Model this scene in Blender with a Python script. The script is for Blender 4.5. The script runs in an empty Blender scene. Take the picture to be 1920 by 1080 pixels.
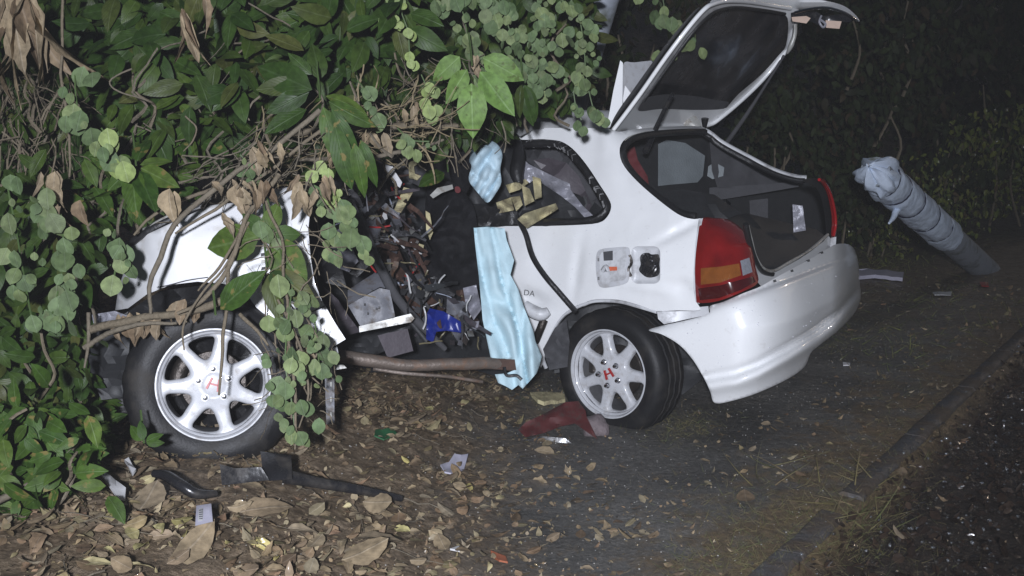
import bpy, bmesh, math, random
import numpy as np
from mathutils import Vector, Matrix, noise
from mathutils.geometry import delaunay_2d_cdt
random.seed(7)
rng = np.random.default_rng(7)
R_ = math.radians
scene = bpy.context.scene
COL = scene.collection

# ------------------------------------------------------------------ camera, sky, lamp
F = 2000.0                      # focal length in photo pixels (1920 wide)
CAM = Vector((0, 0, 1.477))
TH = R_(10.0)
FWD = Vector((0, math.cos(TH), -math.sin(TH)))
UPV = Vector((0, math.sin(TH), math.cos(TH)))
RT = Vector((1, 0, 0))
cd = bpy.data.cameras.new('camera'); cam = bpy.data.objects.new('camera', cd); COL.objects.link(cam)
cd.sensor_width = 36; cd.lens = F / 1920 * 36; cd.clip_end = 300; cd.clip_start = 0.05
cam.location = CAM
cam.rotation_euler = (math.pi / 2 - TH, 0, 0)
scene.camera = cam

world = bpy.data.worlds.new('World'); scene.world = world; world.use_nodes = True
wn = world.node_tree.nodes; wl = world.node_tree.links
sky = wn.new('ShaderNodeTexSky'); sky.sky_type = 'NISHITA'; sky.sun_disc = False
sky.sun_elevation = R_(20.0); sky.sun_rotation = R_(60)
bg = wn['Background']; wl.new(sky.outputs[0], bg.inputs[0]); bg.inputs[1].default_value = 0.016

# the news crew's lamp, beside the camera
ld = bpy.data.lights.new('camera_lamp', 'SPOT'); ld.energy = 1600; ld.color = (0.87, 0.90, 1.0)
ld.spot_size = R_(66); ld.spot_blend = 0.8; ld.shadow_soft_size = 0.09
lamp = bpy.data.objects.new('camera_lamp', ld); COL.objects.link(lamp)
lamp.location = (-0.16, -1.1, 1.82)
def _aim(o, p):
    o.rotation_euler = (Vector(p) - o.location).to_track_quat('-Z', 'Y').to_euler()
# faint sodium street lighting from up the road
sd = bpy.data.lights.new('street_light', 'SUN'); sd.energy = 0.07; sd.color = (1.0, 0.8, 0.62); sd.angle = R_(1)
sun = bpy.data.objects.new('street_light', sd); COL.objects.link(sun)
sun.location = (7, 11, 4.5); _aim(sun, (1.2, 4.5, 0.3))

scene.view_settings.view_transform = 'Standard'; scene.view_settings.look = 'None'
scene.view_settings.exposure = 0.0; scene.view_settings.gamma = 1.0
scene.view_settings.use_curve_mapping = False
scene.render.engine = 'CYCLES'
scene.cycles.max_bounces = 5; scene.cycles.diffuse_bounces = 3; scene.cycles.glossy_bounces = 3
scene.cycles.transparent_max_bounces = 8
scene.cycles.use_denoising = True

def ray(u, v):
    return FWD + RT * ((u - 960) / F) - UPV * ((v - 540) / F)
def P(u, v, d):
    return CAM + ray(u, v) * d
_aim(lamp, P(930, 400, 4.9))

# ------------------------------------------------------------------ terrain
def sstep(x):
    x = min(1.0, max(0.0, x)); return x * x * (3 - 2 * x)
# kerb line through two ground points
K0 = Vector((0.857, 3.22)); K1 = Vector((3.30, 6.70)); KD = (K1 - K0).normalized(); KN = Vector((KD.y, -KD.x))
def kerb_dist(x, y):
    return (Vector((x, y)) - K0).dot(KN)          # + on the gutter side
def gh0(x, y):
    b = 0.29 * sstep((0.25 - x + 0.12 * (y - 4.5)) / 1.35)
    b += 0.35 * sstep((-1.3 - x) / 1.6)
    b += 0.9 * sstep((y - 5.6) / 3.0) * sstep((0.6 - x) / 1.6)
    b += 14 * sstep((y - 13) / 22.0)  # far hillside, added to hide the glow along the horizon
    k = kerb_dist(x, y)
    g = -0.07 * sstep((k - 0.03) / 0.12) + 0.03 * sstep((k - 1.2) / 2.0)
    return b + g
def gh(x, y):
    z = gh0(x, y)
    lit = sstep((0.35 - x) / 0.7)
    z += (0.012 + 0.02 * lit) * noise.noise(Vector((x * 3, y * 3, 0)))
    z += (0.003 + 0.010 * lit) * noise.noise(Vector((x * 14, y * 14, 3)))
    k = kerb_dist(x, y)
    if k > 0.05 and k < 1.5:
        z += 0.016 * noise.noise(Vector((x * 22, y * 22, 7))) * sstep((1.5 - k) / 0.4)
    return z
def G(u, v, lift=0.0):
    r = ray(u, v); lo, hi = 0.5, 60.0
    t = lo
    while t < hi:
        p = CAM + r * t
        if p.z < gh(p.x, p.y) + lift: break
        t += 0.05 + t * 0.01
    a, b = max(lo, t - 0.05 - t * 0.012), t
    for _ in range(14):
        m = (a + b) / 2; p = CAM + r * m
        if p.z < gh(p.x, p.y) + lift: b = m
        else: a = m
    return CAM + r * b

# ------------------------------------------------------------------ materials
def mat(name, col=(.5, .5, .5), rough=.5, metal=0, coat=0, spec=.5, var=0.0, scale=20, bump=0.0, bscale=60, trans=0, alpha=1, dirt=None, dscale=4, dmin=.5, dmax=.7, sheen=0):
    m = bpy.data.materials.new(name); m.use_nodes = True
    nt = m.node_tree; N = nt.nodes; L = nt.links; b = N['Principled BSDF']
    b.inputs['Base Color'].default_value = (*col, 1); b.inputs['Roughness'].default_value = rough
    b.inputs['Metallic'].default_value = metal; b.inputs['Coat Weight'].default_value = coat
    b.inputs['Coat Roughness'].default_value = .06; b.inputs['Specular IOR Level'].default_value = spec
    b.inputs['Transmission Weight'].default_value = trans; b.inputs['Alpha'].default_value = alpha
    b.inputs['Sheen Weight'].default_value = sheen
    geo = N.new('ShaderNodeNewGeometry')
    src = None
    if var > 0:
        n = N.new('ShaderNodeTexNoise'); n.inputs['Scale'].default_value = scale; n.inputs['Detail'].default_value = 5
        L.new(geo.outputs['Position'], n.inputs['Vector'])
        mx = N.new('ShaderNodeMix'); mx.data_type = 'RGBA'
        mx.inputs[6].default_value = (*[c * (1 - var) for c in col], 1); mx.inputs[7].default_value = (*[min(1, c * (1 + var)) for c in col], 1)
        L.new(n.outputs['Fac'], mx.inputs[0]); L.new(mx.outputs[2], b.inputs['Base Color']); src = mx.outputs[2]
    if dirt:
        n = N.new('ShaderNodeTexNoise'); n.inputs['Scale'].default_value = dscale; n.inputs['Detail'].default_value = 8; n.inputs['Roughness'].default_value = .65
        L.new(geo.outputs['Position'], n.inputs['Vector'])
        r = N.new('ShaderNodeMapRange'); r.inputs[1].default_value = dmin; r.inputs[2].default_value = dmax
        L.new(n.outputs['Fac'], r.inputs[0])
        mx = N.new('ShaderNodeMix'); mx.data_type = 'RGBA'
        if src: L.new(src, mx.inputs[6])
        else: mx.inputs[6].default_value = (*col, 1)
        mx.inputs[7].default_value = (*dirt, 1)
        L.new(r.outputs[0], mx.inputs[0]); L.new(mx.outputs[2], b.inputs['Base Color'])
        rr = N.new('ShaderNodeMapRange'); rr.inputs[3].default_value = rough; rr.inputs[4].default_value = min(1, rough + .3)
        L.new(r.outputs[0], rr.inputs[0]); L.new(rr.outputs[0], b.inputs['Roughness'])
    if bump > 0:
        n = N.new('ShaderNodeTexNoise'); n.inputs['Scale'].default_value = bscale; n.inputs['Detail'].default_value = 4
        L.new(geo.outputs['Position'], n.inputs['Vector'])
        bp = N.new('ShaderNodeBump'); bp.inputs['Strength'].default_value = bump; bp.inputs['Distance'].default_value = .01
        L.new(n.outputs['Fac'], bp.inputs['Height']); L.new(bp.outputs[0], b.inputs['Normal'])
    return m

def leafmat(name, cols, rough=.4, coat=0.0, rib=1.5, spots=None):
    """leaf: colour picked per leaf (object random + face attribute), lighter midrib and side veins from the UVs"""
    m = bpy.data.materials.new(name); m.use_nodes = True
    nt = m.node_tree; N = nt.nodes; L = nt.links; b = N['Principled BSDF']
    oi = N.new('ShaderNodeObjectInfo'); at = N.new('ShaderNodeAttribute'); at.attribute_name = 'rnd'
    ad = N.new('ShaderNodeMath'); ad.operation = 'ADD'; L.new(oi.outputs['Random'], ad.inputs[0]); L.new(at.outputs['Fac'], ad.inputs[1])
    fr = N.new('ShaderNodeMath'); fr.operation = 'FRACT'; L.new(ad.outputs[0], fr.inputs[0])
    cr = N.new('ShaderNodeValToRGB'); e = cr.color_ramp.elements
    while len(e) < len(cols): e.new(0.5)
    for i, c in enumerate(cols):
        e[i].position = i / max(1, len(cols) - 1); e[i].color = (*c, 1)
    L.new(fr.outputs[0], cr.inputs[0])
    uv = N.new('ShaderNodeUVMap'); sx = N.new('ShaderNodeSeparateXYZ'); L.new(uv.outputs[0], sx.inputs[0])
    ab = N.new('ShaderNodeMath'); ab.operation = 'ABSOLUTE'
    s5 = N.new('ShaderNodeMath'); s5.operation = 'SUBTRACT'; s5.inputs[1].default_value = .5
    L.new(sx.outputs[0], s5.inputs[0]); L.new(s5.outputs[0], ab.inputs[0])
    mr = N.new('ShaderNodeMapRange'); mr.inputs[1].default_value = .015; mr.inputs[2].default_value = .05; mr.inputs[3].default_value = 1; mr.inputs[4].default_value = 0
    L.new(ab.outputs[0], mr.inputs[0])
    # side veins: stripes along t + |x|
    m1 = N.new('ShaderNodeMath'); m1.operation = 'MULTIPLY_ADD'; m1.inputs[1].default_value = -.9; L.new(ab.outputs[0], m1.inputs[0]); L.new(sx.outputs[1], m1.inputs[2])
    m2 = N.new('ShaderNodeMath'); m2.operation = 'MULTIPLY'; m2.inputs[1].default_value = 48; L.new(m1.outputs[0], m2.inputs[0])
    m3 = N.new('ShaderNodeMath'); m3.operation = 'SINE'; L.new(m2.outputs[0], m3.inputs[0])
    m4 = N.new('ShaderNodeMapRange'); m4.inputs[1].default_value = .85; m4.inputs[2].default_value = 1.0; m4.inputs[4].default_value = .35; L.new(m3.outputs[0], m4.inputs[0])
    mxm = N.new('ShaderNodeMath'); mxm.operation = 'MAXIMUM'; L.new(mr.outputs[0], mxm.inputs[0]); L.new(m4.outputs[0], mxm.inputs[1])
    geo = N.new('ShaderNodeNewGeometry'); n = N.new('ShaderNodeTexNoise'); n.inputs['Scale'].default_value = 45; n.inputs['Detail'].default_value = 5
    L.new(geo.outputs['Position'], n.inputs['Vector'])
    hsv = N.new('ShaderNodeHueSaturation'); L.new(cr.outputs[0], hsv.inputs['Color'])
    nm = N.new('ShaderNodeMapRange'); nm.inputs[1].default_value = .3; nm.inputs[2].default_value = .7; nm.inputs[3].default_value = .7; nm.inputs[4].default_value = 1.3
    L.new(n.outputs['Fac'], nm.inputs[0]); L.new(nm.outputs[0], hsv.inputs['Value'])
    br = N.new('ShaderNodeMix'); br.data_type = 'RGBA'; L.new(hsv.outputs[0], br.inputs[6])
    h2 = N.new('ShaderNodeHueSaturation'); h2.inputs['Value'].default_value = rib; h2.inputs['Saturation'].default_value = .85; L.new(hsv.outputs[0], h2.inputs['Color'])
    L.new(h2.outputs[0], br.inputs[7]); L.new(mxm.outputs[0], br.inputs[0])
    out = br.outputs[2]
    if spots:
        n2 = N.new('ShaderNodeTexNoise'); n2.inputs['Scale'].default_value = 28; n2.inputs['Detail'].default_value = 3; L.new(geo.outputs['Position'], n2.inputs['Vector'])
        r2 = N.new('ShaderNodeMapRange'); r2.inputs[1].default_value = .62; r2.inputs[2].default_value = .68; L.new(n2.outputs['Fac'], r2.inputs[0])
        s = N.new('ShaderNodeMix'); s.data_type = 'RGBA'; L.new(out, s.inputs[6]); s.inputs[7].default_value = (*spots, 1); L.new(r2.outputs[0], s.inputs[0]); out = s.outputs[2]
    L.new(out, b.inputs['Base Color'])
    b.inputs['Roughness'].default_value = rough; b.inputs['Coat Weight'].default_value = coat; b.inputs['Coat Roughness'].default_value = .15; b.inputs['Specular IOR Level'].default_value = .14
    bp = N.new('ShaderNodeBump'); bp.inputs['Strength'].default_value = .35; bp.inputs['Distance'].default_value = .004
    L.new(mxm.outputs[0], bp.inputs['Height']); L.new(bp.outputs[0], b.inputs['Normal'])
    return m

M = {}
M['white'] = mat('white_car_paint', (.78, .79, .80), .28, coat=.6, var=.03, scale=3, dirt=(.50, .48, .45), dscale=22, dmin=.62, dmax=.9)
M['whitefront'] = mat('white_car_paint_front', (.74, .745, .76), .3, coat=.5, var=.03, scale=3, dirt=(.48, .45, .40), dscale=14, dmin=.55, dmax=.85)
M['innerwhite'] = mat('white_inner_paint', (.55, .56, .58), .4, var=.1, dirt=(.16, .15, .15), dscale=9, dmin=.5, dmax=.75)
M['black'] = mat('black_rubber_trim', (.012, .012, .013), .45, var=.4, bump=.3)
M['blackplastic'] = mat('black_plastic', (.015, .015, .017), .25, var=.4, bump=.2, bscale=30, dirt=(.05, .045, .04), dscale=12)
M['tyre'] = mat('tyre_rubber', (.011, .011, .012), .5, spec=.25, var=.3, bump=.12, bscale=140, dirt=(.045, .04, .034), dscale=8, dmin=.5, dmax=.85)
M['rim'] = mat('white_alloy_paint', (.50, .51, .535), .35, coat=.3, var=.06, dirt=(.30, .28, .26), dscale=30, dmin=.5, dmax=.8)
M['barrel'] = mat('dusty_alloy', (.22, .22, .23), .4, metal=.6, var=.3, scale=30)
M['brake'] = mat('brake_metal', (.05, .043, .038), .45, metal=.7, var=.5, scale=40, bump=.4)
M['chrome'] = mat('chrome_nut', (.6, .6, .62), .18, metal=1)
M['redpaint'] = mat('red_emblem_paint', (.35, .02, .02), .35)
M['redlens'] = mat('red_tail_lens', (.17, .007, .007), .08, coat=1, var=.7, scale=9, bump=.12, bscale=30)
M['redlensdeep'] = mat('deep_red_tail_lens', (.05, .003, .004), .1, coat=1, var=.5, scale=14)
M['amber'] = mat('amber_lens', (.20, .065, .013), .1, coat=1, var=.35, scale=30, bump=.3, bscale=160)
M['clearlens'] = mat('reverse_lens', (.22, .23, .26), .12, coat=1, var=.3, scale=60, bump=.5, bscale=200)
M['glassdark'] = mat('tinted_hatch_glass', (.022, .022, .024), .12, coat=.4, spec=.5, var=.6, scale=3, dirt=(.075, .07, .07), dscale=5, dmin=.42, dmax=.75)
M['frost'] = mat('fogged_window_glass', (.16, .18, .19), .55, var=.35, scale=9, bump=.3, bscale=120)
M['trim'] = mat('dark_grey_trim', (.022, .023, .025), .6, var=.3, bump=.2)
M['trim2'] = mat('grey_liner_felt', (.055, .055, .06), .9, var=.3, bump=.3, bscale=150)
M['seat'] = mat('black_seat_cloth', (.0045, .0045, .006), .8, var=.5, bump=.5, bscale=60, spec=.3)
M['redcloth'] = mat('dull_red_cloth', (.09, .010, .012), .8, var=.3)
M['brown'] = mat('rust_brown_torn_lining', (.06, .03, .02), .8, var=.5, scale=25, bump=.5)
M['foam'] = mat('yellowed_foam', (.48, .43, .25), .9, var=.18, scale=18, bump=.5, bscale=80, dirt=(.2, .16, .1), dscale=14)
M['silver'] = mat('crumpled_foil_liner', (.30, .30, .34), .35, metal=.2, var=.3, bump=.6, bscale=60)
M['greymetal'] = mat('grey_sheet_metal', (.15, .155, .175), .5, metal=0, var=.2, scale=14, bump=.15, dirt=(.08, .06, .04), dscale=18, dmin=.5, dmax=.7)
M['palemetal'] = mat('pale_metal_rail', (.40, .40, .38), .4, metal=.2, var=.2, dirt=(.15, .12, .09), dscale=20)
M['purplegrey'] = mat('purple_grey_plastic', (.075, .065, .075), .5, var=.25, bump=.2)
M['pipe'] = mat('rusty_exhaust_pipe', (.15, .12, .10), .5, metal=.3, var=.4, scale=20, bump=.3, dirt=(.20, .10, .05), dscale=12)
M['blueplastic'] = mat('cobalt_blue_plastic', (.007, .018, .17), .35, var=.25)
def clothmat():
    m = mat('pale_blue_sheet', (.46, .62, .68), .8, var=.04, scale=6, bump=.12, bscale=70)
    return m
M['cloth'] = clothmat()
M['clothpale'] = mat('pale_blue_bag', (.44, .58, .66), .6, var=.08, scale=8, bump=.3, bscale=40)
M['wrap'] = mat('pale_blue_plastic_wrap', (.66, .75, .92), .35, var=.15, scale=8, bump=.6, bscale=22)
M['post'] = mat('grey_galvanised_post', (.34, .37, .42), .5, metal=.2, var=.15, scale=5, dirt=(.1, .11, .09), dscale=6)
M['tie'] = mat('navy_tape', (.006, .008, .03), .5)
M['redplastic'] = mat('dark_red_plastic', (.075, .011, .011), .7, var=.4, dirt=(.04, .03, .025), dscale=20)
M['stone'] = mat('grey_pink_stone', (.16, .13, .135), .85, var=.4, scale=60, bump=.8)
M['paper'] = mat('damp_white_paper', (.55, .55, .56), .7, var=.1)
M['lavpaper'] = mat('lavender_white_card', (.46, .45, .54), .7, var=.1)
M['ink'] = mat('barcode_ink', (.03, .03, .04), .6)
M['orange'] = mat('orange_sticker', (.55, .12, .05), .6)
M['glintlens'] = mat('number_lamp_glint_lens', (.62, .47, .38), .2, coat=.8, var=.2)  # lamp lens with the street light's warm glint put into its colour
M['bark'] = mat('brown_vine_bark', (.13, .105, .07), .8, var=.4, scale=30, bump=.8, bscale=70)
M['bark2'] = mat('grey_brown_bark', (.125, .105, .075), .8, var=.4, scale=24, bump=.8, bscale=70)
M['greenstem'] = mat('green_stem', (.06, .10, .03), .5, var=.3)
M['straw'] = mat('dry_straw', (.19, .15, .085), .8, var=.3)
M['leafdark'] = leafmat('broad_leaf', [(.015, .034, .006), (.026, .052, .009), (.018, .038, .009), (.040, .066, .010), (.020, .042, .007), (.055, .06, .016)], .42, .0, rib=1.35)
M['leafmid'] = leafmat('bright_broad_leaf', [(.022, .050, .008), (.040, .076, .011), (.024, .052, .008), (.056, .09, .015)], .5, .0, rib=1.35, spots=(.12, .10, .03))
M['leafbig'] = leafmat('light_green_big_leaf', [(.075, .145, .03), (.10, .17, .04), (.08, .135, .035)], .5, .0, rib=1.3, spots=(.06, .09, .02))
M['leafround'] = leafmat('grey_green_round_leaf', [(.075, .115, .05), (.11, .155, .072), (.06, .092, .038), (.15, .19, .08), (.095, .12, .06)], .55, 0, rib=1.15)
M['leafyellow'] = leafmat('yellow_green_round_leaf', [(.18, .235, .075), (.21, .26, .10), (.15, .20, .08)], .55, 0, rib=1.15)
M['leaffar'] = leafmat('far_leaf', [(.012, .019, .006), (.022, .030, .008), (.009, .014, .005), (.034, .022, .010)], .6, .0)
M['leafyel2'] = leafmat('verge_leaf', [(.09, .12, .02), (.15, .16, .03), (.05, .075, .02), (.09, .06, .03)], .4, .2)
M['dry'] = leafmat('dry_tan_leaf', [(.20, .15, .09), (.27, .215, .14), (.13, .09, .055), (.23, .185, .125)], .8, 0, rib=1.2)
M['litter'] = leafmat('leaf_litter', [(.12, .08, .048), (.26, .20, .12), (.09, .062, .04), (.33, .27, .17), (.19, .125, .075), (.24, .20, .14), (.19, .16, .08), (.27, .17, .11)], .6, .15, rib=1.2)
M['litterwet'] = leafmat('wet_black_litter', [(.022, .014, .010), (.035, .022, .014), (.015, .010, .008), (.05, .033, .022)], .16, .6, rib=1.1)
M['litteryellow'] = leafmat('yellow_fallen_leaf', [(.38, .32, .12), (.30, .27, .12), (.42, .36, .20)], .6, .1, rib=1.2)
M['blade'] = leafmat('grass_blade', [(.12, .11, .04), (.10, .08, .035), (.07, .09, .03), (.15, .11, .06)], .6, 0)

# ------------------------------------------------------------------ object helpers
WLOC = {}
def wl_of(o): return WLOC.get(o.name, Vector((0, 0, 0))) if o else Vector((0, 0, 0))
def thing(name, label, cat, loc, group=None):
    o = bpy.data.objects.new(name, None); COL.objects.link(o); o.empty_display_size = .1
    o.location = loc; WLOC[o.name] = Vector(loc)
    o['label'] = label; o['category'] = cat
    if group: o['group'] = group
    return o
def tag(o, label, cat, group=None):
    o['label'] = label; o['category'] = cat
    if group: o['group'] = group
    return o
def link_mesh(name, me, parent, c):
    o = bpy.data.objects.new(name, me); COL.objects.link(o)
    o.location = Vector(c) - wl_of(parent); WLOC[o.name] = Vector(c)
    if parent: o.parent = parent
    return o
def mk(name, verts, faces, m, parent=None, smooth=True, sharp=38, uvs=None):
    """one mesh object from world-space vertices, origin at its middle"""
    V = np.array([tuple(v) for v in verts], float); c = (V.min(0) + V.max(0)) / 2
    me = bpy.data.meshes.new(name); me.from_pydata((V - c).tolist(), [], faces)
    me.materials.append(m)
    if smooth:
        bm = bmesh.new(); bm.from_mesh(me)
        for f in bm.faces: f.smooth = True
        a = R_(sharp)
        for e in bm.edges:
            if len(e.link_faces) == 2 and e.calc_face_angle(0) > a: e.smooth = False
        bm.to_mesh(me); bm.free()
    return link_mesh(name, me, parent, c)
def catmull(pts, closed=True, sub=4):
    n = len(pts); out = []
    for i in range(n if closed else n - 1):
        if closed: p0, p1, p2, p3 = pts[i - 1], pts[i], pts[(i + 1) % n], pts[(i + 2) % n]
        else: p0, p1, p2, p3 = pts[max(0, i - 1)], pts[i], pts[i + 1], pts[min(n - 1, i + 2)]
        for k in range(sub):
            t = k / sub
            out.append(tuple(.5 * (2 * b + (c - a) * t + (2 * a - 5 * b + 4 * c - d) * t * t + (3 * b - a - 3 * c + d) * t ** 3) for a, b, c, d in zip(p0, p1, p2, p3)))
    if not closed: out.append(tuple(pts[-1]))
    return out
def inpoly(px, py, poly):
    poly = np.asarray(poly, float); x0, y0 = poly[:, 0], poly[:, 1]; x1, y1 = np.roll(x0, -1), np.roll(y0, -1)
    px = np.asarray(px)[:, None]; py = np.asarray(py)[:, None]
    c = (y0 > py) != (y1 > py)
    with np.errstate(divide='ignore', invalid='ignore'):
        xi = (x1 - x0) * (py - y0) / (y1 - y0) + x0
    return (np.sum(c & (px < xi), axis=1) % 2) == 1
def dist_poly(px, py, poly):
    poly = np.asarray(poly, float); a = poly; b = np.roll(poly, -1, 0)
    p = np.stack([px, py], 1)[:, None, :]; ab = b - a
    t = np.clip(((p - a) * ab).sum(2) / np.maximum(1e-9, (ab ** 2).sum(1)), 0, 1)
    return np.sqrt((((a + ab * t[..., None]) - p) ** 2).sum(2)).min(1)
def densify(poly, step):
    out = []
    for i in range(len(poly)):
        a, b = poly[i], poly[(i + 1) % len(poly)]
        n = max(1, int(math.hypot(b[0] - a[0], b[1] - a[1]) / step))
        for k in range(n): out.append((a[0] + (b[0] - a[0]) * k / n, a[1] + (b[1] - a[1]) * k / n))
    return out
def tri2d(outline, holes=(), step=8, jitter=.0):
    outline = densify(outline, step * 1.3); holes = [densify(h, step * 1.3) for h in holes]
    A = np.array(outline); x0, y0 = A.min(0); x1, y1 = A.max(0)
    gx, gy = np.meshgrid(np.arange(x0, x1, step), np.arange(y0, y1, step * .87)); gx[1::2] += step / 2
    gx = gx.ravel(); gy = gy.ravel()
    if len(gx):
        ok = inpoly(gx, gy, outline) & (dist_poly(gx, gy, outline) > step * .45)
        for h in holes: ok &= ~inpoly(gx, gy, h) & (dist_poly(gx, gy, h) > step * .45)
        gx, gy = gx[ok], gy[ok]
    verts = [Vector(p) for p in outline]; edges = [(i, (i + 1) % len(outline)) for i in range(len(outline))]
    for h in holes:
        s = len(verts); verts += [Vector(p) for p in h]; edges += [(s + i, s + (i + 1) % len(h)) for i in range(len(h))]
    verts += [Vector((a, b)) for a, b in zip(gx, gy)]
    vs, es, fs, *_ = delaunay_2d_cdt(verts, edges, [], 0, 1e-4)
    V = np.array([tuple(v) for v in vs]); T = np.array([f for f in fs if len(f) == 3])
    C = V[T].mean(1); ok = inpoly(C[:, 0], C[:, 1], outline)
    for h in holes: ok &= ~inpoly(C[:, 0], C[:, 1], h)
    T = T[ok]
    a = V[T]; ar = np.cross(a[:, 1] - a[:, 0], a[:, 2] - a[:, 0]); T = T[np.abs(ar) > 1e-9]; ar = ar[np.abs(ar) > 1e-9]
    T[ar > 0] = T[ar > 0][:, ::-1]          # image y points down: faces turn to the camera
    used = np.unique(T); remap = -np.ones(len(V), int); remap[used] = np.arange(len(used))
    return V[used], remap[T]
def shell(V3, T, thick_dir, th):
    """front sheet plus back sheet plus rims -> closed solid"""
    n = len(V3); back = [v + d * th for v, d in zip(V3, thick_dir)]
    faces = [tuple(t) for t in T.tolist()]; cnt = {}
    for a, b, c in faces:
        for e in ((a, b), (b, c), (c, a)): cnt[e] = 1
    rim = [e for e in cnt if (e[1], e[0]) not in cnt]
    faces += [(c + n, b + n, a + n) for a, b, c in faces[:]]
    faces += [(b, a, a + n, b + n) for a, b in rim]
    return list(V3) + back, faces
def patch(name, outline, dfn, m, parent=None, holes=(), step=9, th=.012, smooth_outline=True, sub=4, sharp=38):
    """a solid sheet of real thickness whose front runs through the surface dfn(u, v) -> distance"""
    if callable(dfn) is False: d0 = dfn; dfn = lambda u, v: d0
    ol = catmull(outline, True, sub) if smooth_outline else outline
    V, T = tri2d(ol, holes, step)
    V3 = [P(u, v, dfn(u, v)) for u, v in V]
    dirs = [ray(u, v).normalized() for u, v in V]
    vs, fs = shell(V3, T, dirs, th)
    return mk(name, vs, fs, m, parent, sharp=sharp)
def slab(name, poly, d, m, parent=None, th=.02, gx=0, gy=0, wob=0, step=16, seed=0, round_=False, bulge=0):
    cx = sum(p[0] for p in poly) / len(poly); cy = sum(p[1] for p in poly) / len(poly)
    sx = max(1, max(p[0] for p in poly) - min(p[0] for p in poly)); sy = max(1, max(p[1] for p in poly) - min(p[1] for p in poly))
    f = lambda u, v: d + gx * (u - cx) / 100 + gy * (v - cy) / 100 + wob * noise.noise(Vector((u / 22., v / 22., seed))) + bulge * (((u - cx) / sx * 2) ** 2 + ((v - cy) / sy * 2) ** 2)
    return patch(name, poly, f, m, parent, step=step, th=th, smooth_outline=round_)
def tube(name, pts, rad, m, parent=None, sides=7, closed=False, wob=0.0, sub=4, seed=0):
    pts = [Vector(p) for p in pts]
    if sub > 1: 
        rr = rad if isinstance(rad, (list, tuple)) else [rad] * len(pts)
        q = catmull([(*p, r) for p, r in zip(pts, rr)], closed, sub); pts = [Vector(a[:3]) for a in q]; rr = [a[3] for a in q]
    else: rr = rad if isinstance(rad, (list, tuple)) else [rad] * len(pts)
    if wob: pts = [p + wob * noise.noise_vector(p * 9 + Vector((seed, 0, 0))) for p in pts]
    n = len(pts); vs = []; fs = []; prev = None
    for i, p in enumerate(pts):
        t = ((pts[(i + 1) % n] if closed or i < n - 1 else p) - (pts[i - 1] if closed or i > 0 else p))
        t = t.normalized() if t.length > 1e-9 else Vector((0, 0, 1))
        a = (prev - t * prev.dot(t)) if prev else t.orthogonal()
        if a.length < 1e-6: a = t.orthogonal()
        a.normalize(); prev = a; b = t.cross(a)
        for k in range(sides):
            an = 2 * math.pi * k / sides; vs.append(p + (a * math.cos(an) + b * math.sin(an)) * max(.0004, rr[i]))
    for i in range(n if closed else n - 1):
        for k in range(sides):
            j = (i + 1) % n; fs.append((i * sides + k, i * sides + (k + 1) % sides, j * sides + (k + 1) % sides, j * sides + k))
    if not closed: fs += [tuple(range(sides))[::-1], tuple((n - 1) * sides + k for k in range(sides))]
    return mk(name, vs, fs, m, parent, sharp=60)
def ptube(name, pts, r, m, parent=None, **k):       # pts: (u, v, d)
    return tube(name, [P(*p) for p in pts], r, m, parent, **k)

# ------------------------------------------------------------------ leaves
def leaf_template(width, prof, fold=.12, droop=.25, rows=6, twist=0, wav=0, seed=0):
    rs = random.Random(seed); V = []; UV = []; Fc = []
    for i in range(rows + 1):
        t = i / rows; w = max(.004, prof(t)) * width * (1 + wav * rs.uniform(-1, 1)); z = -droop * t * t
        tw = twist * t; 
        for s in (-1, -.5, 0, .5, 1):
            x = s * w; zz = z + abs(s) * w * fold * 2 - (s * s) * w * fold + wav * .12 * rs.uniform(-1, 1)
            V.append((x * math.cos(tw) - 0 * zz, t, zz + x * math.sin(tw))); UV.append((.5 + s * .5 * max(.05, prof(t)), t))
    for i in range(rows):
        for k in range(4):
            a = i * 5 + k; Fc.append((a, a + 1, a + 6, a + 5))
    return np.array(V), Fc, np.array(UV)
ov = lambda t: math.sin(math.pi * min(1, t) ** .8) ** .8 if 0 < t < 1 else 0
rd = lambda t: math.sqrt(max(0, 1 - (2 * t - 1) ** 2)) * (1 - .12 * math.cos(6 * t))
lo_ = lambda t: math.sin(math.pi * t ** .9) ** .6 if 0 < t < 1 else 0
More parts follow.
